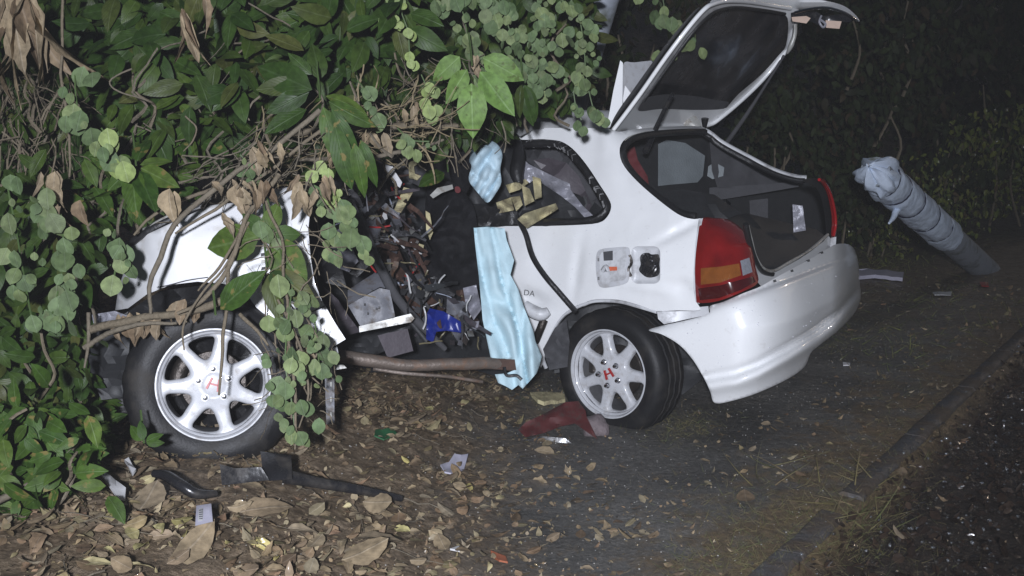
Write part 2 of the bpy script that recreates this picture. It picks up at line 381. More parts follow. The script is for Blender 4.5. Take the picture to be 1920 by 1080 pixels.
TPL = {
    'ov': [leaf_template(.24, ov, .14, .25, seed=1), leaf_template(.27, ov, .10, .4, seed=2), leaf_template(.21, ov, .2, .1, twist=.4, seed=3), leaf_template(.25, ov, .12, .3, wav=.06, seed=4)],
    'rd': [leaf_template(.40, rd, .10, .10, seed=5), leaf_template(.36, rd, .16, .2, seed=6), leaf_template(.43, rd, .05, .05, twist=.3, seed=7)],
    'lo': [leaf_template(.15, lo_, .18, .35, seed=8), leaf_template(.13, lo_, .2, .5, twist=.3, seed=9)],
    'dry': [leaf_template(.22, ov, .6, .5, rows=9, twist=1.5, wav=.22, seed=10), leaf_template(.2, ov, -.5, -.4, rows=9, twist=-1.3, wav=.25, seed=11), leaf_template(.25, ov, .5, .3, rows=9, twist=.5, wav=.22, seed=12), leaf_template(.14, lo_, .9, .6, rows=9, twist=2.2, wav=.3, seed=13), leaf_template(.17, lo_, .7, .9, rows=9, twist=-1.8, wav=.3, seed=23)],
    'big': [leaf_template(.24, ov, .25, .2, rows=9, twist=.3, wav=.10, seed=31), leaf_template(.30, rd, -.15, -.15, rows=9, wav=.08, seed=32), leaf_template(.2, ov, .5, .35, rows=9, twist=.8, wav=.14, seed=33), leaf_template(.22, lo_, -.4, -.25, rows=9, twist=-.5, wav=.14, seed=34)],
    'flat': [leaf_template(.26, ov, .15, .12, rows=4, wav=.15, seed=14), leaf_template(.33, rd, -.12, -.1, rows=4, wav=.15, seed=15), leaf_template(.2, ov, .3, .25, rows=4, twist=.5, wav=.2, seed=16), leaf_template(.24, ov, -.35, -.25, rows=4, wav=.3, seed=17)],
    'blade': [leaf_template(.018, lambda t: 1 - t, .2, .3, rows=4, seed=18), leaf_template(.014, lambda t: 1 - t, .2, .6, rows=4, seed=19)],
}
# tiny leaves for distant bushes: 2 quads
TPL['tiny'] = [(np.array([(0, 0, 0), (-.25, .5, .05), (0, 1, 0), (.25, .5, .05)], float), [(0, 3, 2, 1)], np.array([(.5, 0), (.1, .5), (.5, 1), (.9, .5)]))]
def orient(pos, tip, nrm, s, sx=1.0):
    y = Vector(tip).normalized(); z = Vector(nrm); z = z - y * z.dot(y)
    if z.length < 1e-4: z = y.orthogonal()
    z.normalize(); x = y.cross(z)
    m = Matrix((x * s * sx, y * s, z * s)).transposed().to_4x4(); m.translation = pos
    return m
LM = {}
def leafmesh(kind, i, mk_):
    key = (kind, i, mk_)
    if key not in LM:
        V, Fc, UV = TPL[kind][i]; me = bpy.data.meshes.new(kind + '_leaf'); me.from_pydata(V.tolist(), [], Fc)
        me.materials.append(M[mk_]); uv = me.uv_layers.new(name='UVMap')
        for l in me.loops: uv.data[l.index].uv = UV[l.vertex_index]
        for p in me.polygons: p.use_smooth = True
        LM[key] = me
    return LM[key]
def put_leaf(name, kind, mk_, mtx, parent):
    me = leafmesh(kind, random.randrange(len(TPL[kind])), mk_)
    o = bpy.data.objects.new(name, me); COL.objects.link(o)
    p = wl_of(parent); mm = mtx.copy(); mm.translation = mtx.translation - p
    o.matrix_basis = mm
    if parent: o.parent = parent
    return o
def leaf_mass(name, kind, mk_, mats, parent=None):
    """many leaves joined into one mesh (kind stuff), each keeping its own colour number"""
    tp = TPL[kind]; allV = []; allF = []; allUV = []; rn = []; off = 0
    ch = rng.integers(0, len(tp), len(mats)); arr = np.array([[list(r) for r in m] for m in mats])
    for i in range(len(tp)):
        V, Fc, UV = tp[i]; A = arr[ch == i]
        if not len(A): continue
        W = np.einsum('nij,vj->nvi', A[:, :3, :3], V) + A[:, None, :3, 3]
        fa = np.array(Fc); n = len(A); nv = len(V)
        allV.append(W.reshape(-1, 3)); ff = (fa[None] + (np.arange(n) * nv)[:, None, None]).reshape(-1, 4) + off
        allF.append(ff); off += n * nv
        allUV.append(np.broadcast_to(UV[fa.ravel()], (n, fa.size, 2)).reshape(-1, 2)); rn.append(np.repeat(rng.random(n), len(fa)))
    V = np.concatenate(allV); Fq = np.concatenate(allF); UV = np.concatenate(allUV); rn = np.concatenate(rn)
    c = (V.min(0) + V.max(0)) / 2 if parent is None else np.array(wl_of(parent))
    me = bpy.data.meshes.new(name); me.vertices.add(len(V)); me.vertices.foreach_set('co', (V - c).ravel())
    me.loops.add(Fq.size); me.loops.foreach_set('vertex_index', Fq.ravel().astype(np.int32))
    me.polygons.add(len(Fq)); me.polygons.foreach_set('loop_start', (np.arange(len(Fq)) * 4).astype(np.int32))
    me.update(calc_edges=True)
    uv = me.uv_layers.new(name='UVMap'); uv.data.foreach_set('uv', UV.ravel())
    a = me.attributes.new('rnd', 'FLOAT', 'FACE'); a.data.foreach_set('value', rn)
    me.polygons.foreach_set('use_smooth', np.ones(len(Fq), bool)); me.materials.append(M[mk_])
    o = link_mesh(name, me, parent, c); o['kind'] = 'stuff'
    return o
def rpoly(poly):
    xs = [p[0] for p in poly]; ys = [p[1] for p in poly]
    while True:
        u, v = random.uniform(min(xs), max(xs)), random.uniform(min(ys), max(ys))
        if inpoly([u], [v], poly)[0]: return u, v
def rvec(s): return Vector((random.gauss(0, s), random.gauss(0, s), random.gauss(0, s)))
TOCAM = Vector((0, -1, .25))
def leafm(u, v, d, size, tip=(0, -.1, -1), ts=.5, ns=.5):
    return orient(P(u, v, d), Vector(tip) + rvec(ts), TOCAM + rvec(ns), size)

# ================================================================== THE SETTING
def build_ground():
    xs = np.concatenate([np.linspace(-60, -4.2, 14), np.linspace(-4, 5.5, 380), np.linspace(5.8, 60, 16)])
    ys = np.concatenate([np.linspace(-8, 2.0, 8), np.linspace(2.15, 8.5, 250), np.linspace(8.6, 16, 60), np.linspace(17, 110, 16)])
    vs = [(x, y, gh(x, y)) for y in ys for x in xs]; nx = len(xs)
    fs = [(j * nx + i, j * nx + i + 1, (j + 1) * nx + i + 1, (j + 1) * nx + i) for j in range(len(ys) - 1) for i in range(nx - 1)]
    me = bpy.data.meshes.new('ground'); me.from_pydata(vs, [], fs)
    for p in me.polygons: p.use_smooth = True
    m = bpy.data.materials.new('ground'); m.use_nodes = True; nt = m.node_tree; N = nt.nodes; L = nt.links; b = N['Principled BSDF']
    geo = N.new('ShaderNodeNewGeometry'); sp = N.new('ShaderNodeSeparateXYZ'); L.new(geo.outputs['Position'], sp.inputs[0])
    def nz(s, d=6, r=.6):
        n = N.new('ShaderNodeTexNoise'); n.inputs['Scale'].default_value = s; n.inputs['Detail'].default_value = d; n.inputs['Roughness'].default_value = r
        L.new(geo.outputs['Position'], n.inputs['Vector']); return n.outputs['Fac']
    def math_(op, a, b_=None, c=None):
        n = N.new('ShaderNodeMath'); n.operation = op
        for i, x in enumerate((a, b_, c)):
            if x is None: continue
            if isinstance(x, (int, float)): n.inputs[i].default_value = x
            else: L.new(x, n.inputs[i])
        return n.outputs[0]
    def ramp(fac, stops):
        n = N.new('ShaderNodeValToRGB'); e = n.color_ramp.elements
        while len(e) < len(stops): e.new(.5)
        for i, (p, c) in enumerate(stops): e[i].position = p; e[i].color = (*c, 1)
        L.new(fac, n.inputs[0]); return n.outputs[0]
    def mix(f, a, b_):
        n = N.new('ShaderNodeMix'); n.data_type = 'RGBA'
        L.new(f, n.inputs[0]); L.new(a, n.inputs[6]); L.new(b_, n.inputs[7]); return n.outputs[2]
    def mr(x, a, b_, c=0, d=1):
        n = N.new('ShaderNodeMapRange'); n.inputs[1].default_value = a; n.inputs[2].default_value = b_; n.inputs[3].default_value = c; n.inputs[4].default_value = d
        L.new(x, n.inputs[0]); return n.outputs[0]
    X, Y = sp.outputs[0], sp.outputs[1]
    pave = ramp(nz(46, 9, .8), [(.3, (.05, .048, .043)), (.5, (.135, .13, .12)), (.62, (.20, .19, .175)), (.75, (.38, .37, .34))])
    blot = ramp(nz(1.6, 6), [(.35, (.35, .35, .35)), (.65, (1, 1, 1))])
    mm = N.new('ShaderNodeMix'); mm.data_type = 'RGBA'; mm.blend_type = 'MULTIPLY'; mm.inputs[0].default_value = .8
    L.new(pave, mm.inputs[6]); L.new(blot, mm.inputs[7]); pave = mm.outputs[2]
    soil = ramp(nz(26, 8, .7), [(.3, (.045, .032, .02)), (.5, (.13, .096, .062)), (.62, (.23, .175, .12)), (.75, (.34, .27, .18))])
    moss = ramp(nz(30, 8, .7), [(.35, (.06, .042, .025)), (.55, (.14, .10, .055)), (.7, (.22, .155, .09))])
    # kerb distance
    kd = math_('SUBTRACT', math_('MULTIPLY_ADD', X, KN.x, math_('MULTIPLY', Y, KN.y)), K0.dot(KN))
    n1 = nz(3.2, 6, .65); n2 = nz(5, 7, .7)
    fl = mr(math_('ADD', X, math_('MULTIPLY', math_('SUBTRACT', n1, .5), -1.6)), -.25, .15, 1, 0)       # litter soil on the bank
    fk = mr(math_('ADD', kd, math_('MULTIPLY', math_('SUBTRACT', n2, .5), 2.2)), -.5, -.1, 0, 1)          # muddy verge along the kerb
    ff = mr(math_('ADD', Y, math_('MULTIPLY', math_('SUBTRACT', n2, .5), 5)), 6.2, 8.5, 0, .8)
    c = mix(fk, pave, moss); c = mix(ff, c, soil); c = mix(fl, c, soil)
    gut = ramp(nz(30, 8, .7), [(.35, (.015, .012, .010)), (.6, (.045, .034, .026)), (.75, (.09, .07, .055))]); c = mix(mr(kd, .06, .14), c, gut)
    L.new(c, b.inputs['Base Color'])
    wet = nz(7, 7, .7)
    L.new(math_('MULTIPLY', mr(wet, .35, .6, .22, .62), mr(kd, 0, .1, 1, .45)), b.inputs['Roughness'])
    b.inputs['Specular IOR Level'].default_value = .5
    bh = math_('ADD', nz(70, 6, .7), math_('MULTIPLY', nz(18, 5), 1.2))
    bp = N.new('ShaderNodeBump'); bp.inputs['Strength'].default_value = .75; bp.inputs['Distance'].default_value = .012
    L.new(bh, bp.inputs['Height']); L.new(bp.outputs[0], b.inputs['Normal'])
    me.materials.append(m)
    o = bpy.data.objects.new('ground', me); COL.objects.link(o); o['kind'] = 'structure'
build_ground()

# kerb: blocks butted end to end, parts of one structure
kb = bpy.data.objects.new('kerb', None); COL.objects.link(kb); kb.location = (K0.x, K0.y, 0); WLOC['kerb'] = Vector((K0.x, K0.y, 0)); kb['kind'] = 'structure'
M['kerb'] = mat('wet_dark_kerb_stone', (.06, .058, .06), .4, var=.4, scale=25, bump=.8, bscale=45, dirt=(.07, .05, .032), dscale=6, dmin=.42, dmax=.58)
def kerb_block(s0, s1, parent):
    n = 10; prof = [(-.052, -.1), (-.050, .004), (-.040, .012), (.030, .014), (.044, .002), (.048, -.14)]
    vs = []; fs = []
    for i in range(n + 1):
        s = s0 + (s1 - s0) * i / n
        for k, (a, z) in enumerate(prof):
            q = K0 + KD * s + KN * a; w = noise.noise(Vector((s * 9, k * 2.3, 1))) * .005
            vs.append(Vector((q.x + w, q.y, gh(*(K0 + KD * s - KN * .14)) + z + w)))
    m_ = len(prof)
    for i in range(n):
        for k in range(m_ - 1): fs.append((i * m_ + k, (i + 1) * m_ + k, (i + 1) * m_ + k + 1, i * m_ + k + 1))
    fs += [tuple(range(m_)), tuple(n * m_ + k for k in range(m_))[::-1]]
    return mk('kerb_stone', vs, fs, M['kerb'], parent, sharp=50)
for s0, s1 in ((-1.6, -.608), (-.6, .10), (.108, .52), (.74, 1.62), (1.628, 2.6), (2.608, 3.6), (3.608, 4.6), (4.608, 5.6)):
    kerb_block(s0, s1, kb)

# ================================================================== THE CAR
W0 = P(1140, 700, 4.9)
RD = Vector((.5408, .8412, 0)); BD = Vector((.8412, -.5408, 0)); UZ = Vector((0, 0, 1))
car = thing('wrecked_car', 'white three-door hatchback folded in a crash, tailgate up, half buried in foliage', 'car', (W0.x - .3, W0.y, gh(W0.x - .3, W0.y)))
def side_d(u, v, off):
    r = ray(u, v); return ((W0 - CAM).dot(RD) + off) / r.dot(RD)
def rear_d(u, v, off):
    r = ray(u, v); return ((W0 - CAM).dot(BD) + off) / r.dot(BD)
def so(h):
    return (0 if h < .48 else (h - .48) * .42) + (max(0, .05 - h) * .25)
def ro(h):
    return .74 if h < .3 else .74 - (h - .3) * .35 if h < .62 else .628 - (h - .62) * 1.45
def body_d(u, v, ex=0, k=.30):
    d = 5.0
    for _ in range(5):
        h = (CAM + ray(u, v) * d).z - W0.z
        a = side_d(u, v, so(h) + ex); b = rear_d(u, v, ro(h) - ex)
        x = max(0, k - abs(a - b)) / k
        d2 = max(a, b) + x * x * k * .25
        d = d * .3 + d2 * .7
    return d
def gauss(u, v, cu, cv, su, sv, ang, amp):
    c, s = math.cos(R_(ang)), math.sin(R_(ang)); x = (u - cu) * c + (v - cv) * s; y = -(u - cu) * s + (v - cv) * c
    return amp * math.exp(-(x / su) ** 2 - (y / sv) ** 2)
def dents(u, v):
    e = gauss(u, v, 1082, 505, 9, 55, 8, .014) + gauss(u, v, 1040, 500, 45, 70, 0, .022)
    e += gauss(u, v, 1275, 432, 60, 8, -28, .018) + gauss(u, v, 1285, 540, 30, 22, 30, .02) - gauss(u, v, 1240, 470, 50, 40, 0, .012)
    e += gauss(u, v, 1165, 300, 7, 40, -18, .012) + gauss(u, v, 1135, 262, 12, 30, 0, -.01) + gauss(u, v, 1150, 340, 22, 60, -25, -.012)
    e += gauss(u, v, 1000, 560, 30, 14, 20, .03) + gauss(u, v, 1215, 540, 70, 10, 10, -.01)
    e += .006 * noise.noise(Vector((u / 55., v / 55., 2))) + .0015 * noise.noise(Vector((u / 14., v / 14., 5)))
    # rolled lip round the wheel arch and a shoulder crease
    return e
def panel_d(u, v): return body_d(u, v, dents(u, v))
QP = [(893, 427), (940, 424), (1009, 424), (1079, 422), (1122, 418), (1139, 406), (1146, 388), (1141, 372), (1125, 347), (1102, 312), (1079, 284), (1060, 269), (1042, 263), (1009, 261), (980, 262),
      (972, 256), (985, 243), (1020, 240), (1080, 240), (1138, 241), (1160, 247), (1185, 243), (1235, 238), (1300, 236), (1322, 240), (1320, 247), (1290, 243), (1235, 246), (1196, 250), (1173, 260), (1162, 278), (1166, 304), (1186, 331), (1219, 362), (1261, 395), (1283, 407), (1302, 411), (1316, 411),
      (1310, 435), (1305, 480), (1302, 530), (1303, 560), (1311, 574), (1310, 582), (1270, 582), (1232, 583), (1199, 572), (1160, 562), (1119, 561), (1096, 567), (1077, 575), (1055, 590), (1038, 614), (1027, 640), (1022, 662), (1014, 690), (1004, 662), (990, 632), (976, 600), (955, 618), (930, 640), (908, 560), (898, 480)]
def rrect(x0, y0, x1, y1, r, n=4):
    out = []
    for cx, cy, a0 in ((x1 - r, y0 + r, -90), (x1 - r, y1 - r, 0), (x0 + r, y1 - r, 90), (x0 + r, y0 + r, 180)):
        for k in range(n + 1):
            a = R_(a0 + 90 * k / n); out.append((cx + r * math.cos(a), cy + r * math.sin(a)))
    return out
pocket = rrect(1184, 462, 1238, 532, 12)
ol = catmull(QP, True, 3)
patch('quarter_panel', ol, panel_d, M['white'], car, holes=[pocket], step=7, th=.012, smooth_outline=False, sharp=50)
# rolled metal lip round the wheel arch
ptube('arch_lip', [(u, v, panel_d(u, v) + .012) for u, v in [(1232, 585), (1199, 575), (1160, 565), (1119, 564), (1096, 570), (1077, 578), (1055, 593), (1038, 617), (1027, 643), (1018, 670), (1024, 690)]], .010, M['innerwhite'], car, sides=6)
# tailgate opening: bright inner lip and black seal
near_lip = [(1305, 405), (1283, 401), (1261, 388), (1219, 356), (1190, 328), (1173, 304), (1169, 280), (1180, 265), (1200, 256), (1240, 250), (1290, 247), (1322, 247)]
def opening_off(u): return None
pts = [(u, v, body_d(u, v) + .02) for u, v in near_lip]
ptube('opening_seal', pts, .016, M['black'], car, sides=6)
far_d = lambda u, v, off=1.34: side_d(u, v, off)
FL = [(1322, 244), (1335, 252), (1356, 268), (1400, 292), (1450, 318), (1490, 331), (1512, 333)]
def lerp_d(i, n, a, b): return a + (b - a) * i / (n - 1)
ptube('far_pillar_edge', [(u, v, far_d(u, v, 1.25 + .02 * i)) for i, (u, v) in enumerate(FL)], .013, M['innerwhite'], car, sides=6)
ptube('far_pillar_seal', [(u - 3, v + 6, far_d(u - 3, v + 6, 1.22 + .02 * i)) for i, (u, v) in enumerate(FL)], .014, M['black'], car, sides=6)
# roof rail band behind the hinge
ptube('opening_lip', [(u, v, body_d(u, v) + .012) for u, v in [(1172, 262), (1192, 252), (1215, 248), (1260, 245), (1300, 244), (1322, 246)]], .006, M['palemetal'], car, sides=5)
# roof strip, crumpled
def roof_d(u, v): return 5.15 + (u - 960) / 190 * .15 + (240 - v) / 40 * .28 + .03 * noise.noise(Vector((u / 16., v / 20., 3))) + .012 * noise.noise(Vector((u / 6., v / 7., 3)))
patch('roof_panel', [(953, 212), (968, 207), (992, 214), (1000, 222), (1012, 214), (1050, 210), (1100, 206), (1142, 207), (1146, 240), (1100, 240), (1040, 240), (1000, 243), (975, 256), (964, 246)], roof_d, M['white'], car, step=6, th=.008, smooth_outline=False, sharp=70)
# window: torn black seal
ws = [(893, 420), (940, 417), (1009, 418), (1079, 416), (1117, 411), (1131, 400), (1137, 388), (1132, 374), (1118, 350), (1095, 316), (1072, 289), (1055, 275), (1040, 270), (1009, 268), (984, 269)]
ptube('window_seal', [(u, v, panel_d(u, v) + .015) for u, v in ws], [.017 + .006 * random.random() for _ in ws], M['black'], car, sides=6, wob=.008)
TR = random.Random(3)
for i in range(26):       # ragged seal tags
    k = TR.uniform(6, 13.9); a = ws[int(k)]; b = ws[min(14, int(k) + 1)]; f = k - int(k); u = a[0] + (b[0] - a[0]) * f; v = a[1] + (b[1] - a[1]) * f
    w = TR.uniform(3, 8); h = TR.uniform(3, 9)
    slab('seal_shred', [(u - w, v - h + 3), (u + w * .2, v - h), (u + w, v + h * .3), (u + w * .1, v + h), (u - w * .8, v + h * .6)], panel_d(u, v) - .004 + .01, M['black'], car, th=.006, step=8)
ptube('pillar_stub', [(968, 252, 5.2), (972, 285, 5.16), (969, 320, 5.12), (973, 345, 5.1)], [.012, .03, .034, .02], M['black'], car, sides=8, wob=.01)
# fuel filler
flap = [(1128, 467), (1150, 464), (1174, 463), (1181, 470), (1180, 500), (1179, 524), (1171, 532), (1150, 537), (1130, 539), (1121, 531), (1117, 500), (1119, 475)]
fl = patch('fuel_flap', flap, lambda u, v: body_d(u, v) - .030 - .012 * math.exp(-((u - 1150) / 25) ** 2), M['rim'], car, step=6, th=.012)
fz = lambda u, v: body_d(u, v) - .052
patch('flap_rim', [(1127, 474), (1148, 471), (1172, 470), (1174, 500), (1172, 523), (1150, 528), (1130, 531), (1124, 500)], lambda u, v: body_d(u, v) - .046, M['innerwhite'], fl, step=9, th=.006)
patch('vent_square', [(1131, 472), (1149, 470), (1149, 488), (1132, 489)], fz, M['trim2'], fl, step=9, th=.006, smooth_outline=False)
patch('sticker', [(1141, 500), (1157, 500), (1157, 507), (1142, 508)], fz, M['orange'], fl, step=9, th=.005, smooth_outline=False)
ptube('latch', [(1130, 508, fz(1130, 508)), (1136, 500, fz(1136, 500) - .01), (1140, 508, fz(1140, 508))], .011, M['rim'], fl, sides=6)
for (a, b) in ((1122, 487), (1122, 522)): ptube('clip', [(a, b - 3, fz(a, b) + .01), (a, b + 3, fz(a, b) + .01)], .004, M['black'], fl, sides=5, sub=1)
pk = patch('filler_pocket', rrect(1182, 460, 1240, 534, 13), lambda u, v: body_d(u, v) + .035 - .03 * min(1, max(abs(u - 1211) / 29, abs(v - 497) / 37)) ** 6, M['innerwhite'], car, step=6, th=.008, smooth_outline=False)
capo = [(1200, 482), (1206, 475), (1216, 474), (1222, 477), (1237, 478), (1236, 497), (1238, 512), (1228, 519), (1214, 520), (1204, 514), (1198, 506), (1201, 496)]
patch('filler_cap', capo, lambda u, v: body_d(u, v) - .012 + .02 * (((u - 1218) / 20) ** 2 + ((v - 497) / 22) ** 2) + (.008 if int((u + 4 * math.sin(v / 9)) / 5) % 2 else 0), M['blackplastic'], pk, step=3, th=.03)
ptube('hinge', [(1180, 478, body_d(1180, 478) - .03), (1184, 492, body_d(1184, 492) - .02), (1178, 505, body_d(1178, 505) - .03), (1183, 518, body_d(1183, 518) - .02)], .007, M['brake'], pk, sides=5)

# tail lights
TL = [(1316, 411), (1341, 409), (1363, 411), (1381, 421), (1396, 436), (1409, 465), (1417, 502), (1421, 530), (1392, 547), (1348, 564), (1311, 568), (1305, 558), (1303, 502), (1307, 454)]
def tl_d(u, v): 
    e = .018 * min(1, ((u - 1362) / 62) ** 2 * ((v - 490) / 80) ** 2 + max(0, abs(u - 1362) / 58 - .75) * 2 + max(0, abs(v - 490) / 78 - .8) * 2)
    return body_d(u, v, 0, .42) - .028 + e
tl = patch('taillight', TL, tl_d, M['redlens'], car, step=6, th=.05)
patch('amber_lens', [(1314, 503), (1350, 500), (1386, 494), (1388, 506), (1390, 516), (1350, 530), (1314, 534)], lambda u, v: tl_d(u, v) - .004, M['amber'], tl, step=8, th=.01, smooth_outline=False)
patch('reverse_lens', [(1388, 489), (1405, 483), (1411, 510), (1393, 517)], lambda u, v: tl_d(u, v) - .006, M['clearlens'], tl, step=8, th=.012, smooth_outline=False)
patch('lower_lens', [(1309, 541), (1350, 535), (1412, 518), (1417, 528), (1391, 543), (1348, 559), (1312, 563)], lambda u, v: tl_d(u, v) - .004, M['redlensdeep'], tl, step=8, th=.01, smooth_outline=False)
patch('lens_seal', [(1310, 411), (1318, 409), (1308, 454), (1305, 502), (1306, 560), (1312, 570), (1304, 566), (1300, 540), (1301, 500), (1304, 452)], lambda u, v: body_d(u, v) - .008, M['innerwhite'], tl, step=8, th=.01, smooth_outline=False)
# far tail light, seen edge-on past the tailgate opening
ft = [(1533, 335), (1544, 336), (1555, 350), (1563, 375), (1568, 410), (1567, 444), (1559, 445), (1559, 410), (1554, 375), (1546, 352)]
f2 = lambda u, v: rear_d(u, v, .60) 
patch('taillight', ft, lambda u, v: f2(u, v), M['redlens'], car, step=6, th=.06)
patch('light_housing', [(1505, 338), (1533, 335), (1546, 352), (1555, 375), (1560, 412), (1558, 448), (1550, 458), (1548, 420), (1542, 380), (1530, 352)], lambda u, v: rear_d(u, v, .57), M['trim'], car, step=8, th=.03)
ptube('lit_lens_edge', [(1536, 337, f2(1536, 337) - .02), (1548, 346, f2(1548, 346) - .02), (1558, 366, f2(1558, 366) - .02), (1565, 395, f2(1565, 395) - .02), (1567, 420, f2(1567, 420) - .02), (1563, 443, f2(1563, 443) - .02)], .008, mat('lit_red_lens', (.30, .008, .01), .12, coat=1), car, sides=8)  # brighter red painted along the lens edge for the light grazing it
slab('light_bracket', [(1558, 446), (1568, 444), (1567, 462), (1556, 466)], f2(1560, 450), M['innerwhite'], car, th=.03)

# bumper
GRV = [(1322, 710), (1378, 700), (1422, 684), (1478, 654), (1533, 621), (1570, 591), (1611, 543)]
gx_ = [g[0] for g in GRV]; gy_ = [g[1] for g in GRV]
def grv(u): return float(np.interp(u, gx_, gy_)) if u >= 1322 else 710 + (1322 - u) * .02
def bump_d(u, v):
    g = v - grv(u); e = 0
    if u > 1315:
        e += .024 * math.exp(-((g + 2) / 8.0) ** 2) - .016 * math.exp(-((g - 18) / 13) ** 2)
        if g > 20: e += .0008 * (g - 20)
    top = 590 - (u - 1293) * .37
    e += .05 * math.exp(-max(0, v - top) / 9) * .8
    e -= .008 * math.exp(-((g + 60) / 45) ** 2)
    fx = max(0, (u - 1560) / 54); e += 0.30 * fx * fx * .6          # far corner turns away
    e += .004 * noise.noise(Vector((u / 60., v / 60., 8)))
    return body_d(u, v, -.045 + e, .55)
BMP = [(1216, 619), (1244, 610), (1293, 599), (1329, 588), (1331, 574), (1356, 566), (1393, 550), (1426, 537), (1459, 518), (1515, 488), (1552, 466), (1567, 458), (1585, 457), (1596, 461), (1603, 470), (1609, 491), (1612, 528), (1614, 548), (1612, 566), (1600, 590), (1570, 621), (1533, 650), (1519, 664), (1509, 687), (1478, 710), (1422, 736), (1378, 750), (1341, 756), (1332, 735), (1322, 713), (1300, 676), (1274, 647), (1241, 627)]
bmp = patch('rear_bumper', BMP, bump_d, M['white'], car, step=4.2, th=.012, sharp=75)
for (a, b) in ((1452, 527), (1484, 508), (1515, 489), (1540, 474)):
    ptube('bolt_hole', [(a - 3, b + 1, bump_d(a, b) - .004), (a + 3, b - 1, bump_d(a, b) - .004)], .006, M['black'], bmp, sides=6, sub=1)
# cracked inner bracket above bumper corner
slab('bumper_bracket', [(1232, 584), (1300, 583), (1308, 576), (1328, 574), (1330, 590), (1290, 598), (1245, 608), (1234, 598)], body_d(1280, 590) + .03, M['innerwhite'], car, th=.03, wob=.02)
# boot sill
def sill_d(u, v): return rear_d(u, v, .60)
patch('boot_sill', [(1402, 470), (1410, 480), (1420, 502), (1436, 514), (1455, 510), (1500, 485), (1545, 452), (1552, 440), (1558, 448), (1556, 468), (1515, 492), (1459, 521), (1428, 538), (1420, 528), (1414, 500)], sill_d, M['white'], car, step=8, th=.03, smooth_outline=False)
ptube('sill_strip', [(u, v, sill_d(u, v) - .012) for u, v in [(1402, 424), (1408, 450), (1416, 480), (1430, 502), (1450, 508), (1480, 492), (1520, 468), (1552, 440)]], .008, M['palemetal'], car, sides=6)
ptube('boot_seal', [(u, v, sill_d(u, v) + .0) for u, v in [(1398, 420), (1404, 450), (1414, 484), (1428, 508), (1448, 514)]], .013, M['black'], car, sides=6)
# inside of the boot
slab('boot_side_trim', [(1330, 262), (1500, 335), (1545, 360), (1555, 440), (1480, 490), (1380, 505), (1370, 380), (1320, 340)], 6.35, M['trim'], car, th=.02, gx=.25, wob=.02, step=20)
slab('pillar_trim', [(1330, 262), (1400, 300), (1500, 334), (1495, 345), (1440, 352), (1345, 352), (1335, 320)], 6.12, M['trim2'], car, th=.02, gx=.2, wob=.03, step=14)
slab('parcel_shelf_ledge', [(1330, 352), (1440, 345), (1492, 340), (1498, 350), (1440, 360), (1330, 378)], 6.05, M['trim2'], car, th=.03, step=14)
slab('boot_floor', [(1300, 420), (1400, 400), (1530, 430), (1550, 445), (1450, 508), (1425, 505), (1380, 470)], 5.6, M['trim'], car, th=.02, gy=-.9, gx=.45, wob=.03)
slab('rear_seat_back', [(1165, 260), (1330, 250), (1345, 340), (1380, 420), (1330, 430), (1260, 400), (1190, 340)], 6.0, M['trim'], car, th=.03, gx=.3)
slab('boot_panel', [(1405, 376), (1440, 372), (1440, 440), (1408, 452)], 6.15, M['trim2'], car, th=.02, wob=.02)
slab('tool_bag', [(1486, 383), (1505, 386), (1511, 432), (1488, 436)], 5.95, M['silver'], car, th=.03, wob=.03, step=6)
fw = slab('far_side_window', [(1212, 300), (1225, 275), (1250, 262), (1285, 268), (1322, 292), (1318, 330), (1308, 342), (1260, 346), (1222, 350), (1214, 330)], 5.9, M['frost'], car, th=.006, gx=.2)
slab('far_side_window', [(1328, 312), (1340, 304), (1358, 314), (1356, 330), (1336, 336), (1326, 330)], 6.0, M['frost'], car, th=.006)
slab('red_seat_belt', [(1172, 282), (1190, 275), (1196, 300), (1214, 330), (1218, 356), (1204, 344), (1188, 318), (1174, 300)], 5.55, M['redcloth'], car, th=.01, wob=.03, step=6)
slab('wheelhouse_trim', [(1230, 360), (1280, 355), (1340, 365), (1390, 400), (1340, 420), (1280, 405)], 5.7, M['trim'], car, th=.03, gy=-.3, wob=.06)

# ---- tailgate, swung up
HA, HB, HC, HD = P(1150, 246, 5.12), P(1338, 236, 6.15), P(1494, 48, 5.85), P(1334, 4, 4.88)
hn = (HB - HA).cross(HD - HA).normalized()
if hn.dot(CAM - HA) < 0: hn = -hn
def hatch_d(off=0, bul=.05):
    def f(u, v):
        r = ray(u, v); t = ((HA - CAM).dot(hn) + off) / r.dot(hn); p = CAM + r * t
        s = max(0, min(1, (p - HA).dot((HB - HA)) / (HB - HA).length_squared))
        o2 = off - bul * 4 * s * (1 - s)                  # the skin bows outwards
        return ((HA - CAM).dot(hn) + o2) / r.dot(hn)
    return f
hatch = patch('tailgate', [(1146, 247), (1160, 232), (1200, 178), (1246, 112), (1290, 52), (1318, 20), (1334, 8), (1362, 1), (1400, 2), (1440, 8), (1480, 14), (1500, 20), (1496, 36), (1486, 66), (1480, 92), (1468, 106), (1430, 150), (1390, 190), (1352, 222), (1330, 236), (1280, 238), (1220, 240), (1180, 244), (1158, 250)],
    hatch_d(), M['white'], car, holes=[catmull([(1206, 190), (1216, 176), (1250, 128), (1290, 72), (1322, 36), (1346, 20), (1380, 14), (1430, 19), (1468, 26), (1478, 42), (1474, 84), (1460, 104), (1425, 142), (1385, 176), (1356, 203), (1300, 205), (1240, 204), (1200, 208)], True, 3)], step=8, th=.035)
